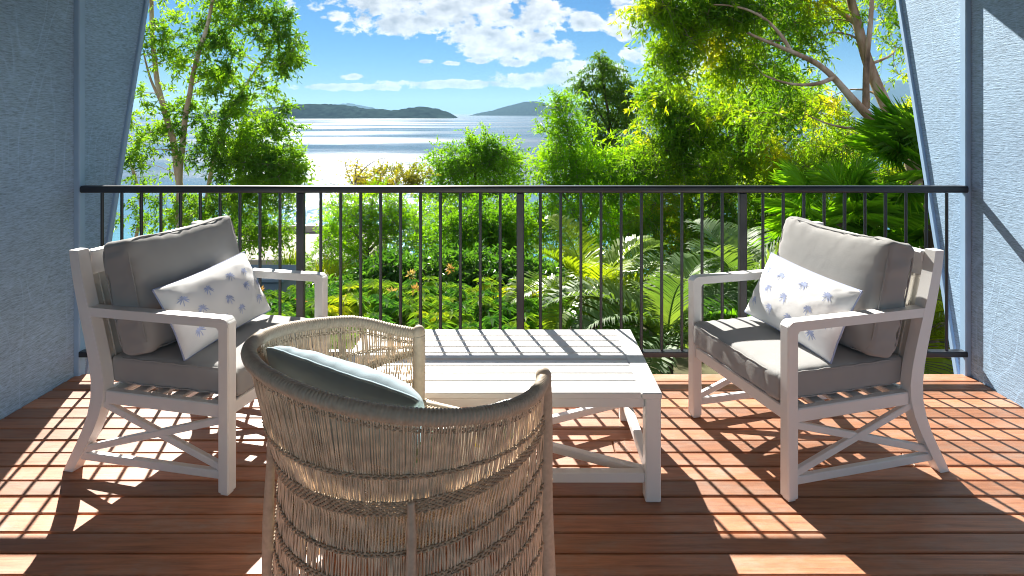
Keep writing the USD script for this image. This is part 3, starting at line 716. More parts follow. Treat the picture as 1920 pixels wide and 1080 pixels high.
def ground_z(x, y):
    x = np.asarray(x, float); y = np.asarray(y, float)
    z = -1.75 - .30 * np.maximum(y - 8.5, 0) ** 1.0 - .02 * np.maximum(-y, 0)
    z = z + .20 * np.clip(x - 3.0, 0, 60) * np.clip(y / 10, 0, 1) - .10 * np.clip(-x - 4, 0, 30)
    z = z + (meshkit.fbm(np.stack([x * .35, y * .35, 0 * x], -1), 3, 4) - .5) * .7 * np.clip((y - 4) / 4, 0, 1)
    return np.maximum(z, -26.0)
SOIL = bark_look('garden_soil', (.05, .04, .025), (.09, .085, .035), (.16, .13, .08), 1.2)
sheet(np.linspace(-90, 120, 150), np.concatenate([np.linspace(-30, 3, 12), np.linspace(4, 120, 110)]), ground_z, 'ground', SOIL, kind='structure', label='leaf-littered slope falling to the water')

FOREST = plain('island_forest', (.022, .040, .034), rough=1.0, var=.5, vscale=.03, spec=0.0)
def ridge(name, label, px, py, base_y, depth, d, seed, amp):
    """A wooded island: its skyline given as points seen from the balcony, with a real breadth behind it."""
    base = SEA - 3
    x = (np.array(px) - CX) / FPX * d; z = EYE + (CY - np.array(py)) / FPX * d
    n = 260; xs = np.linspace(x[0], x[-1], n); top = np.interp(xs, x, z); k = 34; ys = np.linspace(d - depth * .5, d + depth * .5, k)
    X, Y = np.meshgrid(xs, ys, indexing='ij'); s = np.abs((Y - d) / (depth * .5))
    Z = base + (top - base)[:, None] * (1 - s ** 1.8)
    w = np.clip((Z - base) / 20, 0, 1)
    Z += w * ((meshkit.fbm(np.stack([X / amp / 1.6, Y / amp / 1.6, 0 * X + seed], -1), 4, seed) - .5) * amp)
    i, j = np.meshgrid(np.arange(n - 1), np.arange(k - 1), indexing='ij'); q = np.stack([i * k + j, (i + 1) * k + j, (i + 1) * k + j + 1, i * k + j + 1], -1).reshape(-1, 4)
    return put(name, MB().add(np.stack([X, Y, Z], -1).reshape(-1, 3), q), FOREST, kind='structure', label=label)
ridge('island', 'long low wooded island across the bay', [380, 440, 500, 540, 570, 616, 642, 670, 690, 716, 746, 766, 790, 816, 836, 849, 856], [214, 207, 203, 198, 195, 196, 197, 201, 204, 205.5, 207, 202.5, 200, 203.5, 209, 215, 222], 221, 420, 3500, 3, 14)
ridge('island', 'rounded wooded island to the right of the bay mouth', [888, 900, 925, 955, 982, 1000, 1012, 1024, 1032, 1060, 1110, 1160], [215, 212, 207, 198, 191.5, 190, 190.5, 194, 198, 196, 205, 215], 214, 1400, 8200, 8, 22)
ridge('far_hills', 'faint far hills behind the long island', [470, 500, 560, 600, 640, 655, 680, 700, 720, 800], [212, 205, 208, 202, 196, 194, 199, 203, 208, 213], 214, 2500, 15000, 5, 60)
ridge('far_hills', 'faint far hills behind the trees on the right', [1480, 1560, 1600, 1640, 1670, 1700, 1740, 1800, 1900], [205, 188, 172, 158, 150, 152, 158, 180, 200], 214, 2500, 12000, 6, 60)

# neighbour's terrace below the garden, at the left
CONC = plain('pale_concrete', (.34, .30, .255), rough=.85, var=.12, bump=.2, bscale=40, vscale=1.5)
GREYW = plain('blue_grey_render', (.13, .18, .24), rough=.8, var=.1, bump=.15, bscale=40, vscale=1.5)
t = thing('neighbour_house', 'low house with pale flat roof below the left tree', 'house', (-7.6, 22.5, 0))
put('wall', MB().box((-1.2, 0, -5.4), (6.6, 4.2, 3.6), .02), GREYW, t)
put('roof', MB().box((-1.2, 0, -3.50), (7.2, 4.8, .20), .03), CONC, t)
put('parapet', MB().box((-1.2, 2.3, -3.27), (7.2, .18, .26), .02), CONC, t)
t = thing('garden_wall', 'blue grey rendered garden wall behind the left armchair', 'wall', (-4.75, 10.6, 0))
put('block', MB().box((0, 0, -2.35), (1.5, .9, 1.9), .02), GREYW, t); put('coping', MB().box((0, 0, -1.37), (1.58, .98, .06), .01), GREYW, t)
put('garden_path', MB().box((-3.2, 11.2, -1.98), (1.7, 2.2, .12), .02), CONC, None, label='pale concrete garden path', kind='structure')
HAZE_D = 4.5e-5
def haze():
    hz = M('sea_haze', {'v': ('principled_volume', dict(color=(.42, .72, 1.0), density=HAZE_D, anisotropy=.0))}, surface=None, volume='v.volume')
    put('haze', trimesh.creation.box(bounds=[(-29000, -3500, -28), (29000, 41000, 900)]), hz, kind='stuff', label='thin sea haze')
haze()
# ================================================================ TREES AND PLANTS
def unit(v): return v / (np.linalg.norm(v, axis=-1, keepdims=True) + 1e-12)

def leaf_quads(P, D, L, Wd, fold=.25, droop=.0, g=rng):
    """Leaves as folded diamonds: P bases, D directions, L lengths, Wd widths."""
    n = len(P); D = unit(D); r = g.normal(size=(n, 3)); S = unit(np.cross(D, r)); N = np.cross(S, D)
    L = np.broadcast_to(L, (n,))[:, None]; Wd = np.broadcast_to(Wd, (n,))[:, None]
    mid = P + D * L * .42
    tip = P + D * L + np.array([0, 0, -1.0]) * L * droop
    a = mid + S * Wd / 2 + N * Wd * fold; b = mid - S * Wd / 2 + N * Wd * fold
    v = np.stack([P, a, tip, b], 1).reshape(-1, 3); i = np.arange(n)[:, None] * 4
    f = np.concatenate([i + [0, 1, 2], i + [0, 2, 3]]); return v, f

LEAF = {
 'gum': leaf_look('gum_leaves', [(0, (.030, .075, .010)), (.35, (.070, .150, .012)), (.65, (.150, .230, .014)), (.9, (.27, .29, .020)), (1, (.34, .20, .035))], trans=.50),
 'gold': leaf_look('golden_wattle_leaves', [(0, (.030, .085, .010)), (.25, (.075, .150, .012)), (.45, (.150, .190, .014)), (.68, (.24, .215, .018)), (.86, (.30, .165, .025)), (1, (.30, .095, .025))], trans=.55),
 'gumdark': leaf_look('gum_leaves_deep', [(0, (.020, .060, .016)), (.5, (.050, .120, .020)), (.85, (.110, .190, .020)), (1, (.22, .24, .03))], trans=.42),
 'wattle': leaf_look('wattle_leaves', [(0, (.040, .110, .008)), (.4, (.085, .195, .010)), (.75, (.150, .270, .015)), (1, (.26, .31, .03))], trans=.50),
 'paper': leaf_look('paperbark_leaves', [(0, (.030, .085, .018)), (.4, (.075, .160, .018)), (.75, (.15, .23, .02)), (1, (.30, .19, .03))], trans=.52),
 'green': leaf_look('bush_leaves', [(0, (.035, .105, .010)), (.45, (.080, .185, .012)), (.8, (.135, .250, .015)), (1, (.22, .30, .03))], trans=.48),
 'olive': leaf_look('olive_leaves', [(0, (.06, .085, .012)), (.5, (.15, .16, .02)), (.8, (.24, .21, .025)), (1, (.30, .16, .04))], trans=.45),
 'shade': leaf_look('understorey_leaves', [(0, (.018, .065, .020)), (.5, (.045, .120, .035)), (.85, (.085, .17, .05)), (1, (.16, .22, .06))], trans=.4, rough=.35),
 'croton': leaf_look('umbrella_plant_leaves', [(0, (.030, .095, .025)), (.3, (.10, .170, .020)), (.55, (.26, .26, .025)), (.85, (.38, .32, .05)), (1, (.48, .17, .06))], trans=.35, rough=.3, tcol=(1.5, 1.7, .7), pscale=1.6),
 'palm': leaf_look('palm_leaflets', [(0, (.035, .110, .012)), (.5, (.085, .200, .016)), (1, (.19, .29, .03))], trans=.45, rough=.32),
 'palmgrey': leaf_look('grey_palm_leaflets', [(0, (.030, .075, .040)), (.5, (.065, .12, .065)), (1, (.10, .16, .07))], trans=.32, rough=.55),
 'cyc': leaf_look('yellow_palm_leaflets', [(0, (.045, .095, .012)), (.5, (.095, .150, .016)), (1, (.17, .20, .03))], trans=.42, rough=.35),
 'flower': leaf_look('orange_flowers', [(0, (.75, .13, .05)), (.5, (.85, .24, .10)), (1, (.80, .40, .22))], trans=.4, tcol=(1.1, 1.1, 1.1)),
 'grass': leaf_look('grass_blades', [(0, (.07, .13, .015)), (.5, (.16, .21, .02)), (1, (.30, .28, .08))], trans=.4),
}
BARK = {'gum': bark_look('gum_bark', (.10, .065, .045), (.34, .22, .15), (.52, .42, .34)), 'pale': bark_look('paper_bark', (.22, .13, .075), (.42, .29, .19), (.56, .46, .35)),
        'dark': bark_look('dark_bark', (.045, .032, .022), (.09, .065, .045), (.17, .13, .09)), 'twig': bark_look('twig_bark', (.08, .06, .045), (.15, .12, .09), (.24, .19, .15))}

def limb_tube(mb, pts, r0, r1, n=None, sides=7, wob=.0):
    n = n or max(8, int(len(pts) * 6)); p = spline(pts, n)
    if wob: p = p + (np.stack([meshkit.noise(p * 1.7 + k * 31.7, k) for k in range(3)], 1) - .5) * wob
    s = np.linspace(0, 1, n); mb.tube(p, r0 + (r1 - r0) * s ** .8, sides); return p

def tree(name, label, cat, limbs, blobs, leaf, bark, llen, lwid, per=80, hang=.6, spread=.42, twig=.006, group=None, seed=0, leafdir=.5, dens=.72):
    """limbs: [(points, r0, r1)], the first is the trunk; blobs: [(centre, radii, clumps)]. Each clump is a spray of twigs that a branch feeds from the nearest limb."""
    g = np.random.default_rng(seed + 100); t = thing(name, label, cat, limbs[0][0][0], group=group); o = np.array(limbs[0][0][0], float)
    mb = MB(); path = []; rad = []
    for k, (pts, r0, r1) in enumerate(limbs):
        m = MB(); p = limb_tube(m, np.array(pts, float) - o, r0, r1, n=10 + 8 * len(pts), sides=9, wob=.06)
        put('trunk' if k == 0 else 'limb', m, bark, t, smooth=True)
        path.append(p); rad.append(np.linspace(r0, r1, len(p)))
    path = np.vstack(path); rad = np.concatenate(rad)
    C, S = [], []
    for c, r, k in blobs:
        k = max(3, int(k * dens))
        d = unit(g.normal(size=(k, 3))) * (g.random((k, 1)) ** .42); C.append(np.array(c) - o + d * np.array(r)); S.append(np.full(k, 1.0))
    C = np.vstack(C)
    br = MB(); tw = MB(); LP, LD = [], []
    nodes = [path]; nr = [rad]
    order = np.argsort(-C[:, 2] * 0 + np.linalg.norm(C[:, None] - path[None, ::4], axis=2).min(1))
    allp = path.copy(); allr = rad.copy()
    for ci in order:
        c = C[ci]; dd = np.linalg.norm(allp - c, axis=1) + np.maximum(allp[:, 2] - c[2] + .05, 0) * 1.2
        k = int(np.argmin(dd)); a = allp[k]; L_ = np.linalg.norm(c - a)
        if L_ > .08:
            mid = (a + c) / 2 + np.array([g.normal(0, .08), g.normal(0, .08), .10 + g.normal(0, .05)]) * L_
            r0 = min(allr[k] * .6, .012 + .012 * L_); p = spline([a, mid, c], 6)
            br.tube(p, np.linspace(r0, twig * .8, 6), 4); allp = np.vstack([allp, p[2:]]); allr = np.concatenate([allr, np.linspace(r0, twig, 6)[2:]])
        m = 7; out = unit(c - path.mean(0)) * .35
        for _ in range(m):
            dv = unit(g.normal(size=3) + out + np.array([0, 0, .15])); Ls = spread * g.uniform(.55, 1.25)
            s = np.linspace(0, 1, 5)[:, None]; p = c + dv * Ls * s + np.array([0, 0, -1.0]) * hang * Ls * s ** 2
            if _ < 4: tw.tube(p, np.linspace(twig * .7, twig * .25, 5), 3)
            q = max(2, per // m); u = g.uniform(.15, 1.05, q); i = np.clip((u * 4).astype(int), 0, 3); fr = (u * 4 - i)[:, None]
            pp = p[i] * (1 - fr) + p[np.minimum(i + 1, 4)] * fr; tan = unit(p[i + 1] - p[i])
            LP.append(pp); LD.append(tan * leafdir + unit(g.normal(size=(q, 3))) * 1.0 + np.array([0, 0, -1.0]) * hang * .9)
    LP = np.vstack(LP); LD = np.vstack(LD); n = len(LP)
    v, f = leaf_quads(LP, LD, llen * g.uniform(.65, 1.25, n), lwid * g.uniform(.7, 1.25, n), droop=.12 * hang, g=g)
    put('branches', br, bark, t, smooth=True, kind='stuff')
    put('twigs', tw, BARK['twig'], t, smooth=False, kind='stuff')
    put('crown', (v, f), leaf, t, kind='stuff')
    return t

B = lambda px, py, d, rx, ry, rd, n: (W(px, py, d), (rx / FPX * d, rd * .55, ry / FPX * d), n)
gz = lambda p: (p[0], p[1], float(ground_z(p[0], p[1])))
def down(px, py, d, dx=0, dd=0):
    w = W(px, py, d); x, y = w[0] + dx, w[1] + dd; return [(x, y, float(ground_z(x, y)) - .3), tuple(w)]

# slender paperbark at the left, several leaning stems
D1 = 13.0
tree('paperbark_tree', 'tall slender pale-barked tree rising beside the left wall', 'tree',
     [(down(338, 460, D1) + [tuple(W(335, 330, D1)), tuple(W(318, 235, D1)), tuple(W(300, 170, D1 + .2)), tuple(W(285, 60, D1 + .3)), tuple(W(292, -90, D1 + .4))], .105, .035),
      ([tuple(W(336, 345, D1)), tuple(W(348, 230, D1 - .2)), tuple(W(368, 120, D1 - .3)), tuple(W(400, 0, D1 - .2)), tuple(W(410, -110, D1))], .07, .025),
      ([*down(372, 470, D1 + .6), tuple(W(385, 400, D1 + .6)), tuple(W(400, 300, D1 + .5)), tuple(W(440, 190, D1 + .4)), tuple(W(490, 120, D1 + .3)), tuple(W(520, 60, D1 + .3))], .085, .02),
      ([tuple(W(310, 205, D1)), tuple(W(285, 150, D1)), tuple(W(268, 100, D1))], .04, .015),
      ([*down(250, 480, D1 + 1), tuple(W(262, 410, D1 + 1)), tuple(W(240, 300, D1 + 1))], .06, .03),
      ([tuple(W(398, 310, D1 + .5)), tuple(W(480, 290, D1 + .4)), tuple(W(545, 270, D1 + .4))], .035, .012)],
     [B(350, -50, D1, 120, 60, 1.0, 40), B(450, 25, D1, 85, 60, .9, 60), B(530, 90, D1, 48, 65, .7, 45), B(300, 60, D1, 45, 80, .8, 22), B(380, 110, D1, 80, 60, .8, 40), B(440, 170, D1, 70, 60, .8, 46),
      B(290, 210, D1, 50, 60, .8, 16), B(350, 250, D1, 70, 60, .8, 30), B(450, 270, D1, 85, 55, .9, 85), B(520, 230, D1, 32, 26, .5, 12), B(490, 340, D1, 75, 60, 1.0, 95), B(540, 310, D1, 40, 36, .6, 36),
      B(280, 300, D1, 45, 40, .8, 14), B(470, 430, D1 + .3, 75, 50, 1.0, 60), B(400, 390, D1, 90, 50, .9, 40), B(290, 390, D1 + .6, 70, 45, .9, 26), B(530, 195, D1, 20, 14, .3, 5)],
     LEAF['paper'], BARK['pale'],   .115, .034, per=84, hang=.25, spread=.32, dens=.85, seed=1)

# bare twiggy shrub in front of the glitter
D2 = 15.0
tree('bare_shrub', 'half-bare twiggy shrub against the glittering water', 'shrub',
     [(down(665, 360, D2) + [tuple(W(668, 325, D2)), tuple(W(672, 300, D2))], .035, .010), ([tuple(W(666, 345, D2)), tuple(W(690, 312, D2)), tuple(W(718, 296, D2))], .018, .005),
      ([tuple(W(664, 350, D2)), tuple(W(650, 318, D2)), tuple(W(645, 296, D2))], .016, .005), ([tuple(W(664, 352, D2)), tuple(W(620, 345, D2)), tuple(W(592, 330, D2))], .014, .004), ([tuple(W(668, 330, D2)), tuple(W(700, 330, D2)), tuple(W(722, 290, D2))], .012, .004)],
     [B(665, 312, D2, 22, 16, .4, 10), B(660, 335, D2, 30, 16, .5, 10)], LEAF['olive'], BARK['twig'], .07, .028, per=30, hang=.1, spread=.24, seed=2)
tree('olive_bush', 'yellow-olive bush above the middle of the railing', 'bush',
     [(down(725, 380, 15.5) + [tuple(W(728, 340, 15.5))], .05, .02)], [B(720, 338, 15.5, 60, 22, .8, 46), B(775, 330, 15.5, 34, 20, .7, 26), B(690, 350, 15.5, 40, 16, .6, 16)], LEAF['olive'], BARK['twig'], .085, .032, per=70, hang=.15, spread=.28, seed=3)
# round-headed tree in the middle and its paler neighbour
tree('round_tree', 'bright green round-headed tree left of the weeping wattles', 'tree',
     [(down(890, 480, 17) + [tuple(W(890, 380, 17)), tuple(W(895, 300, 17))], .12, .03), ([tuple(W(888, 400, 17)), tuple(W(845, 330, 17))], .05, .015), ([tuple(W(890, 390, 17)), tuple(W(945, 320, 17))], .05, .015)],
     [B(895, 285, 17, 52, 36, .9, 90), B(850, 310, 17, 50, 40, 1.0, 90), B(945, 310, 17, 52, 42, 1.0, 95), B(890, 360, 17, 110, 50, 1.5, 170), B(900, 440, 17, 110, 50, 1.5, 110)],
     LEAF['green'], BARK['dark'], .105, .036, per=84, hang=.25, spread=.50, dens=.55, seed=4)
tree('light_green_tree', 'feathery light green tree behind the railing left of centre', 'tree',
     [(down(690, 540, 13) + [tuple(W(690, 450, 13)), tuple(W(700, 380, 13))], .07, .02), ([tuple(W(690, 470, 13)), tuple(W(640, 400, 13))], .04, .012), ([tuple(W(692, 470, 13)), tuple(W(760, 390, 13))], .04, .012)],
     [B(690, 410, 13, 75, 55, .9, 120), B(640, 460, 13, 45, 70, .8, 80), B(760, 420, 13, 70, 55, .9, 110), B(720, 500, 13, 95, 50, 1.0, 120), B(600, 520, 13, 40, 40, .7, 36)],
     LEAF['wattle'], BARK['twig'], .085, .022, per=98, hang=.15, spread=.44, dens=.62, seed=5)
tree('middle_tree', 'deep green small tree behind the middle railing post', 'tree',
     [(down(925, 560, 12) + [tuple(W(930, 500, 12)), tuple(W(945, 420, 12))], .06, .02), ([tuple(W(925, 540, 12)), tuple(W(890, 450, 12))], .04, .012)],
     [B(900, 430, 12, 70, 50, .8, 110), B(960, 440, 12, 60, 60, .8, 110), B(850, 470, 12, 55, 45, .8, 70)], LEAF['green'], BARK['dark'], .095, .032, per=84, hang=.2, spread=.44, dens=.62, seed=6)
# tall dark spire behind the wattles
tree('spire_tree', 'tall dark green tree rising behind the weeping wattle', 'tree',
     [(down(1150, 460, 19) + [tuple(W(1148, 300, 19)), tuple(W(1135, 180, 19)), tuple(W(1122, 105, 19))], .14, .025), ([tuple(W(1145, 260, 19)), tuple(W(1180, 170, 19))], .05, .015), ([tuple(W(1145, 250, 19)), tuple(W(1100, 170, 19))], .05, .015)],
     [B(1125, 118, 19, 22, 24, .5, 26), B(1105, 160, 19, 30, 30, .7, 44), B(1150, 155, 19, 34, 32, .8, 56), B(1180, 190, 19, 32, 40, .8, 56), B(1140, 215, 19, 60, 44, 1.1, 110), B(1165, 280, 19, 62, 55, 1.2, 120), B(1110, 290, 19, 40, 50, 1.0, 60)],
     LEAF['gumdark'], BARK['dark'], .125, .034, per=84, hang=.5, spread=.52, dens=.50, seed=7)
# weeping wattles
tree('weeping_wattle', 'bright green weeping tree standing nearest right of the bay view', 'tree',
     [(down(1100, 600, 12.5) + [tuple(W(1098, 480, 12.5)), tuple(W(1085, 360, 12.5)), tuple(W(1060, 230, 12.5))], .10, .02), ([tuple(W(1095, 430, 12.5)), tuple(W(1150, 330, 12.4)), tuple(W(1180, 270, 12.3))], .05, .012), ([tuple(W(1090, 420, 12.5)), tuple(W(1040, 340, 12.5))], .04, .012)],
     [B(1052, 205, 12.5, 26, 26, .5, 30), B(1060, 255, 12.5, 50, 36, .8, 75), B(1040, 320, 12.5, 48, 45, .8, 90), B(1110, 320, 12.4, 60, 55, .9, 120), B(1170, 310, 12.2, 50, 60, .9, 100), B(1090, 410, 12.3, 100, 60, 1.0, 190), B(1180, 420, 12, 80, 70, 1.0, 150), B(1100, 510, 12.2, 90, 50, 1.0, 120)],
     LEAF['wattle'], BARK['twig'], .140, .028, per=63, hang=.34, spread=.46, dens=.40, seed=8)
tree('yellow_wattle', 'yellow-green weeping tree with dark branches below the great gum', 'tree',
     [(down(1330, 640, 11.5) + [tuple(W(1325, 520, 11.5)), tuple(W(1300, 400, 11.5)), tuple(W(1270, 280, 11.5)), tuple(W(1235, 180, 11.6))], .11, .02), ([tuple(W(1310, 440, 11.5)), tuple(W(1360, 340, 11.3)), tuple(W(1400, 250, 11.2))], .06, .014),
      ([tuple(W(1300, 400, 11.5)), tuple(W(1220, 330, 11.5))], .04, .012), ([tuple(W(1500, 380, 11)), tuple(W(1470, 320, 11)), tuple(W(1440, 290, 11))], .04, .012)],
     [B(1240, 190, 11.6, 50, 60, .8, 90), B(1290, 230, 11.5, 70, 60, .9, 120), B(1360, 230, 11.3, 70, 60, .9, 110), B(1240, 310, 11.3, 70, 60, .9, 150), B(1330, 330, 11.2, 90, 60, 1.0, 180), B(1430, 310, 11, 80, 60, 1.0, 130), B(1250, 430, 11.2, 80, 70, 1.0, 170), B(1360, 430, 11, 90, 70, 1.0, 170),
      B(1420, 200, 12, 70, 50, 1.0, 80), B(1500, 190, 12.5, 60, 50, 1.0, 60), B(1560, 270, 12.5, 60, 50, .9, 50), B(1500, 330, 11.2, 70, 55, 1.0, 80), B(1440, 420, 11, 70, 60, 1.0, 90), B(1270, 520, 11, 80, 40, 1.0, 70)],
     LEAF['gold'], BARK['dark'], .115, .029, per=84, hang=.34, spread=.42, dens=.36, seed=9)
# the great gum at the right
D5 = 9.4
tree('gum_tree', 'great leaning gum tree with pinkish bark beside the right wall', 'tree',
     [([(W(1755, 470, D5)[0], D5 + .3, float(ground_z(W(1755, 470, D5)[0], D5)) - .3), tuple(W(1745, 430, D5)), tuple(W(1700, 285, D5)), tuple(W(1658, 195, D5)), tuple(W(1622, 100, D5)), tuple(W(1600, 20, D5)), tuple(W(1585, -110, D5))], .155, .05),
      ([tuple(W(1735, 330, D5 - .2)), tuple(W(1690, 272, D5 - .5)), tuple(W(1640, 232, D5 - .7)), tuple(W(1600, 190, D5 - .8)), tuple(W(1550, 135, D5 - .9)), tuple(W(1480, 95, D5 - 1.0)), tuple(W(1400, 62, D5 - 1.1))], .105, .018),
      ([tuple(W(1622, 205, D5 - .7)), tuple(W(1625, 120, D5 - .8)), tuple(W(1632, 40, D5 - .8)), tuple(W(1640, -80, D5 - .8))], .052, .022),
      ([tuple(W(1608, 50, D5)), tuple(W(1570, 20, D5 + .2)), tuple(W(1500, -30, D5 + .3))], .045, .018), ([tuple(W(1560, 145, D5 - .9)), tuple(W(1500, 160, D5 - 1)), tuple(W(1430, 140, D5 - 1))], .035, .010),
      ([tuple(W(1480, 95, D5 - 1)), tuple(W(1420, 30, D5 - 1)), tuple(W(1340, 10, D5 - 1))], .03, .010), ([tuple(W(1640, 235, D5 - .7)), tuple(W(1580, 240, D5 - .9)), tuple(W(1510, 215, D5 - .9))], .03, .008)],
     [B(1230, 20, D5 - .5, 45, 34, .6, 60), B(1300, 40, D5 - .4, 80, 60, .8, 150), B(1270, 110, D5 - .4, 50, 50, .7, 70), B(1390, 20, D5 - .4, 90, 60, .8, 150), B(1390, 110, D5 - .2, 75, 50, .7, 90), B(1480, 30, D5 + .2, 90, 60, .8, 120), B(1480, 130, D5 + .3, 70, 50, .6, 50), B(1560, 30, D5 + .8, 50, 50, .6, 36),
      B(1665, 20, D5 + .9, 50, 60, .6, 34), B(1695, 110, D5 + .9, 24, 40, .5, 12), B(1560, -70, D5, 200, 60, 1.2, 150), B(1330, -50, D5 - .6, 140, 60, 1.0, 120), B(1450, 215, D5 + .2, 80, 40, .6, 44), B(1560, 200, D5 + .6, 50, 50, .6, 26), B(1570, 260, D5 + .5, 60, 40, .6, 26)],
     LEAF['gold'], BARK['gum'], .112, .027, per=84, hang=.40, dens=.36, spread=.40, seed=10)
tree('dark_gum', 'small dark leaved tree close to the right wall', 'tree', [(down(1730, 420, 14) + [tuple(W(1722, 300, 14)), tuple(W(1700, 200, 14))], .08, .02)],
     [B(1710, 210, 14, 22, 24, .6, 14), B(1710, 340, 14, 60, 46, 1.0, 60), B(1640, 350, 14, 60, 50, 1.0, 50), B(1560, 330, 13, 70, 50, 1.0, 70), B(1480, 420, 13, 90, 60, 1.0, 80)], LEAF['gold'], BARK['dark'], .13, .034, per=70, hang=.4, spread=.36, seed=12)
tree('hillside_tree', 'broad olive-green tree filling the slope behind the weeping trees', 'tree', [(down(1400, 420, 16) + [tuple(W(1400, 300, 16)), tuple(W(1410, 200, 16))], .10, .03), ([tuple(W(1400, 330, 16)), tuple(W(1300, 250, 16))], .05, .015), ([tuple(W(1400, 330, 16)), tuple(W(1520, 230, 16))], .05, .015)],
     [B(1290, 200, 16, 70, 60, 1.0, 90), B(1390, 170, 16, 80, 70, 1.0, 110), B(1490, 200, 16, 80, 60, 1.0, 90), B(1580, 270, 16, 70, 50, 1.0, 70), B(1330, 300, 16, 110, 70, 1.2, 150), B(1460, 320, 16, 110, 70, 1.2, 130), B(1400, 420, 16, 200, 60, 1.2, 160), B(1210, 380, 16, 90, 80, 1.0, 110)], LEAF['gold'], BARK['dark'], .13, .034, per=77, hang=.35, spread=.50, dens=.50, seed=15)
tree('under_bush', 'broad green bush below the yellow weeping tree', 'bush', [(down(1240, 640, 10) + [tuple(W(1235, 570, 10))], .05, .02)],
     [B(1200, 560, 10, 90, 45, 1.0, 110), B(1330, 540, 10, 90, 60, 1.0, 110), B(1450, 500, 10.5, 90, 70, 1.0, 90), B(1080, 560, 10.5, 80, 40, 1.0, 80)], LEAF['green'], BARK['dark'], .11, .034, per=70, hang=.3, spread=.42, dens=.6, seed=13)
tree('under_bush', 'dark glossy undergrowth bush behind the orange flowers', 'bush', [(down(840, 600, 10.5) + [tuple(W(835, 530, 10.5))], .05, .02)],
     [B(760, 520, 10.5, 100, 30, .9, 100), B(880, 510, 10.2, 100, 36, .9, 110), B(640, 560, 10, 80, 30, .8, 60), B(980, 530, 10, 80, 40, .9, 90)], LEAF['shade'], BARK['dark'], .12, .05, per=63, hang=.25, spread=.32, seed=14)

# ---- palms: every frond a part
def feather_frond(base, az, L, rise, curl, n, ll, lw, g, vee=.5):
    """A feather frond: arching rib with leaflets along both sides. Returns rib points, leaf mesh."""
    s = np.linspace(0, 1, 24); h = np.array([math.cos(az), math.sin(az), 0])
    ang = rise - curl * s ** 1.3; dl = np.stack([np.cos(ang), np.sin(ang)], 1) * (L / 23)
    q = np.vstack([[0, 0], np.cumsum(dl[:-1], 0)]); P = np.array(base) + h * q[:, :1] + np.array([0, 0, 1.0]) * q[:, 1:]
    side = np.cross(h, [0, 0, 1.0]); t = np.linspace(.14, .99, n); V, F = [], []
    for e in (-1, 1):
        i = t * 23; k = np.clip(i.astype(int), 0, 22); fr = (i - k)[:, None]; p = P[k] * (1 - fr) + P[k + 1] * fr; tan = unit(P[k + 1] - P[k]); up = np.cross(tan, side) * -1
        up = np.where(up[:, 2:] < 0, -up, up)
        ln = ll * np.sin(np.pi * (t * .86 + .12)) ** .7 * g.uniform(.88, 1.08, n)
        d = unit(side * e * .85 + tan * .55 + up * vee * g.uniform(.6, 1.2, (n, 1))); nrm = unit(np.cross(d, tan))
        w = lw * np.ones(n)[:, None] / 2
        m1 = p + d * ln[:, None] * .45; m2 = p + d * ln[:, None] * .8 + np.array([0, 0, -1.0]) * ln[:, None] * .10; tip = p + d * ln[:, None] + np.array([0, 0, -1.0]) * ln[:, None] * .26
        wd = np.cross(d, nrm); v = np.stack([p - wd * w * .5, p + wd * w * .5, m1 + wd * w, m1 - wd * w, m2 + wd * w * .7, m2 - wd * w * .7, tip], 1).reshape(-1, 3)
        o = np.arange(n)[:, None] * 7; f = np.concatenate([o + [0, 1, 2], o + [0, 2, 3], o + [3, 2, 4], o + [3, 4, 5], o + [5, 4, 6]])
        V.append(v); F.append(f + (0 if e < 0 else n * 7))
    return P, np.vstack(V), np.vstack(F)

def feather_palm(name, label, c, fronds, L, ll, lw, mat, seed, rise=(.5, 1.35), curl=(1.1, 1.9), az=(0, 2 * math.pi), trunk=.06, n=46, vee=.5, group=None):
    g = np.random.default_rng(seed); t = thing(name, label, 'palm', (c[0], c[1], c[2]), group=group); z0 = float(ground_z(c[0], c[1])) - .3
    put('trunk', MB().tube([(0, 0, z0 - c[2]), (0, 0, (z0 - c[2]) / 2), (0, 0, .04)], trunk, 10, caps=True), BARK['dark'], t, smooth=True)
    for k in range(fronds):
        a = az[0] + (az[1] - az[0]) * (k + g.uniform(-.3, .3)) / fronds
        P, v, f = feather_frond((0, 0, 0), a, L * g.uniform(.8, 1.1), g.uniform(*rise), g.uniform(*curl), n, ll, lw, g, vee)
        fr = put('frond', (v, f), mat, t); put('rib', MB().tube(P, np.linspace(.012, .003, len(P)), 5), mat, fr, smooth=True)
    return t
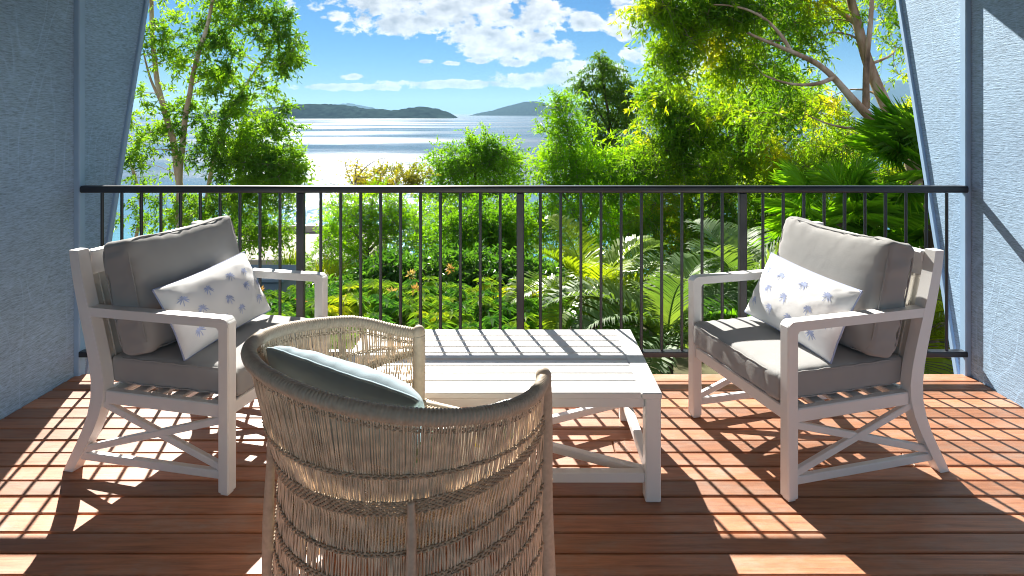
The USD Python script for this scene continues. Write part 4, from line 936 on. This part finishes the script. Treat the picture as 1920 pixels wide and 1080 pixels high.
def fan_palm(name, label, c, fronds, pet, R, mat, seed, group=None, face=None):
    g = np.random.default_rng(seed); t = thing(name, label, 'palm', (c[0], c[1], c[2]), group=group); z0 = float(ground_z(c[0], c[1])) - .3
    put('trunk', MB().tube([(0, 0, z0 - c[2]), (0.02, 0, (z0 - c[2]) / 2), (0, 0, .05)], .085, 10, caps=True), BARK['dark'], t, smooth=True)
    for k in range(fronds):
        a = 2 * math.pi * k / fronds * 1.618 * 2.2 + g.uniform(-.3, .3); el = g.uniform(-.25, 1.25); h = np.array([math.cos(a) * math.cos(el), math.sin(a) * math.cos(el), math.sin(el)])
        hub = h * pet * g.uniform(.75, 1.1); side = unit(np.cross(h, [0, 0, 1.0])); nb = 40; th = np.linspace(-2.25, 2.25, nb)
        nrm = unit(np.cross(side, h)); dirs = np.cos(th)[:, None] * h + np.sin(th)[:, None] * side; ln = R * (.72 + .28 * np.cos(th * .6)) * g.uniform(.92, 1.05, nb)
        wv = np.cross(dirs, nrm); w1 = R * .030
        mid = hub + dirs * ln[:, None] * .52 + nrm * (np.where(np.arange(nb) % 2, .012, -.012))[:, None]; tip = hub + dirs * ln[:, None] + np.array([0, 0, -1.0]) * (ln * g.uniform(.10, .26, nb))[:, None]
        q = np.stack([np.broadcast_to(hub, mid.shape), mid + wv * w1 * .9, tip, mid - wv * w1 * .9], 1).reshape(-1, 3); o = np.arange(nb)[:, None] * 4
        fr = put('frond', (q, np.concatenate([o + [0, 1, 2], o + [0, 2, 3]])), mat, t)
        put('leaf_stalk', MB().tube(spline([(0, 0, 0), hub * .5 + (0, 0, .04), hub], 8), np.linspace(.014, .007, 8), 5), mat, fr, smooth=True)
    return t
P_ = lambda px, py, d: tuple(W(px, py, d))
fan_palm('fan_palm', 'tall fan palm, its fronds showing beside the edge of the right wall', P_(1745, 330, 7.4), 22, .62, .66, LEAF['palm'], 1)
fan_palm('fan_palm', 'lower fan palm standing behind the right armchair cushion', P_(1570, 420, 7.2), 20, .50, .55, LEAF['palm'], 2)
fan_palm('fan_palm', 'fan palm farther back, deep green behind the right railing bars', P_(1660, 480, 8.0), 18, .6, .62, LEAF['palm'], 3)
feather_palm('feather_palm', 'yellow-green feather palm behind the right end of the coffee table', P_(1110, 610, 6.6), 15, 1.25, .42, .022, LEAF['cyc'], 4, rise=(.6, 1.45))
feather_palm('feather_palm', 'grey-green feather palm low behind the railing beside the table', P_(1250, 650, 5.6), 16, 1.2, .40, .024, LEAF['palmgrey'], 5, rise=(.3, 1.3))
feather_palm('feather_palm', 'arching feather palm behind the front leg of the right armchair', P_(1390, 580, 6.4), 15, 1.35, .42, .022, LEAF['palmgrey'], 6, rise=(.5, 1.4))
feather_palm('feather_palm', 'bright feather palm just under the right end of the railing', P_(1690, 640, 6.0), 14, 1.2, .40, .022, LEAF['cyc'], 7, rise=(.4, 1.3))
feather_palm('feather_palm', 'dark feather palm in the gap under the right armchair', P_(1480, 690, 5.4), 13, 1.1, .36, .022, LEAF['palm'], 8, rise=(.3, 1.2))

# ---- low umbrella plants in a bed below the balcony; some in flower
def umbrella_plant(label, c, rad, h, whorls, flowers, seed, mat='croton', ll=.15, lw=.045):
    g = np.random.default_rng(seed); z0 = float(ground_z(c[0], c[1])) - .1; t = thing('umbrella_plant', label, 'shrub', (c[0], c[1], c[2]), group=None)
    st = MB(); LP, LD = [], []
    for k in range(whorls):
        r = rad * math.sqrt(g.random()); a = g.uniform(0, 2 * math.pi); top = np.array([r * math.cos(a), r * math.sin(a), h * (.5 * (1 - (r / rad) ** 2)) + g.uniform(-.16, .10)])
        st.tube(spline([(top[0] * .3, top[1] * .3, z0 - c[2]), (top[0] * .8, top[1] * .8, (z0 - c[2]) * .35 + top[2] * .4), top], 6), np.linspace(.012, .005, 6), 4)
        m = int(g.integers(8, 12)); an = np.linspace(0, 2 * math.pi, m, endpoint=False) + g.uniform(0, 6)
        tilt = g.normal(0, .25, 3); d = np.stack([np.cos(an), np.sin(an), np.full(m, .12)], 1) + tilt * .5
        LP.append(np.repeat(top[None], m, 0)); LD.append(d)
        an = an + .4; d2 = np.stack([np.cos(an), np.sin(an), np.full(m, -.45)], 1); LP.append(np.repeat(top[None] + (0, 0, -.05), m, 0)); LD.append(d2)
    LP = np.vstack(LP); LD = np.vstack(LD); n = len(LP)
    v, f = leaf_quads(LP, LD, ll * g.uniform(.7, 1.15, n), lw * g.uniform(.8, 1.15, n), fold=.10, droop=.30, g=g)
    # leaves lie flat: rebuild the blades level
    D = unit(LD); S = unit(np.cross(D, [0, 0, 1.0])); q = v.reshape(-1, 4, 3); mid = q[:, 0] + D * ll * .45 + np.array([0, 0, .012]); wv = (lw * g.uniform(.8, 1.2, n))[:, None] / 2
    q[:, 1] = mid + S * wv; q[:, 3] = mid - S * wv
    put('stems', st, BARK['twig'], t, smooth=True); put('leaves', (q.reshape(-1, 3), f), LEAF[mat], t, kind='stuff')
    for k in range(flowers):
        r = rad * math.sqrt(g.random()) * .8; a = g.uniform(0, 6.28); top = np.array([r * math.cos(a), r * math.sin(a), h * .55 + g.uniform(.02, .16)])
        m = 26; d = unit(g.normal(size=(m, 3)) + (0, 0, .6)); vv, ff = leaf_quads(np.repeat(top[None], m, 0) + d * .02, d, .075 * g.uniform(.6, 1.2, m), .022, g=g)
        put('flower', (vv, ff), LEAF['flower'], t)
    return t
beds = [(430, 585, 7.6, 'beside the path', 0), (540, 575, 7.2, 'with orange flowers, just behind the left armchair', 2), (610, 560, 7.6, 'with orange flowers behind the first railing post', 2), (660, 590, 6.6, 'yellow-green, in front of the orange flower bed', 0),
        (700, 545, 8.2, 'bearing the tallest orange flower', 2), (760, 580, 7.0, 'yellow-green, left of the middle of the bed', 0), (790, 540, 8.4, 'with one flower at the back of the bed', 1), (850, 590, 6.5, 'nearest the back edge of the coffee table', 0), (860, 550, 8.0, 'with one orange flower in the middle of the bed', 1),
        (930, 575, 7.2, 'deep green, left of the middle railing post', 0), (960, 540, 8.6, 'at the back of the bed right of centre', 0), (1020, 590, 6.8, 'deep green, right of the middle railing post', 0), (560, 620, 6.0, 'under the arm of the left armchair', 0), (480, 560, 8.6, 'tucked by the blue grey garden wall', 0), (740, 640, 5.6, 'hidden partly by the cane chair', 0), (930, 640, 5.6, 'just behind the far edge of the coffee table', 0)]
for k, (px, py, d, lab, fl) in enumerate(beds):
    umbrella_plant('spreading umbrella plant ' + lab, P_(px, py + 20, d), .72 + .1 * (k % 3), .34, 58, fl, 60 + k, 'shade' if 'deep green' in lab else 'croton')
# tussock grasses at the left of the bed
def tussock(label, c, n, L, seed):
    g = np.random.default_rng(seed); a = g.uniform(0, 2 * math.pi, n); el = g.uniform(.5, 1.4, n); t = thing('grass_tussock', label, 'grass', c)
    d = np.stack([np.cos(a) * np.cos(el), np.sin(a) * np.cos(el), np.sin(el)], 1); b = g.normal(0, .05, (n, 3)) * (1, 1, 0); ln = (L * g.uniform(.6, 1.1, n))[:, None]; w = np.cross(d, [0, 0, 1.0]); w = unit(w) * .006
    m = b + d * ln * .55; tip = b + d * ln * .9 + np.array([0, 0, -1.0]) * ln * .28
    q = np.stack([b - w, b + w, m + w, m - w, tip], 1).reshape(-1, 3); o = np.arange(n)[:, None] * 5
    put('blades', (q, np.concatenate([o + [0, 1, 2], o + [0, 2, 3], o + [3, 2, 4]])), LEAF['grass'], t, kind='stuff')
for k, (px, py, d, lab) in enumerate([(535, 560, 9.6, 'at the end of the garden wall'), (545, 480, 13, 'standing tall against the pale roof'), (610, 500, 12, 'beside the feathery tree'), (515, 590, 8.6, 'lowest, near the left armchair')]):
    tussock('arching yellow-green grass tussock ' + lab, gz(W(px, py, d)) if k in (0, 3) else tuple(W(px, py + 50, d)), 420, .85 if k in (0, 3) else 1.2, 80 + k)
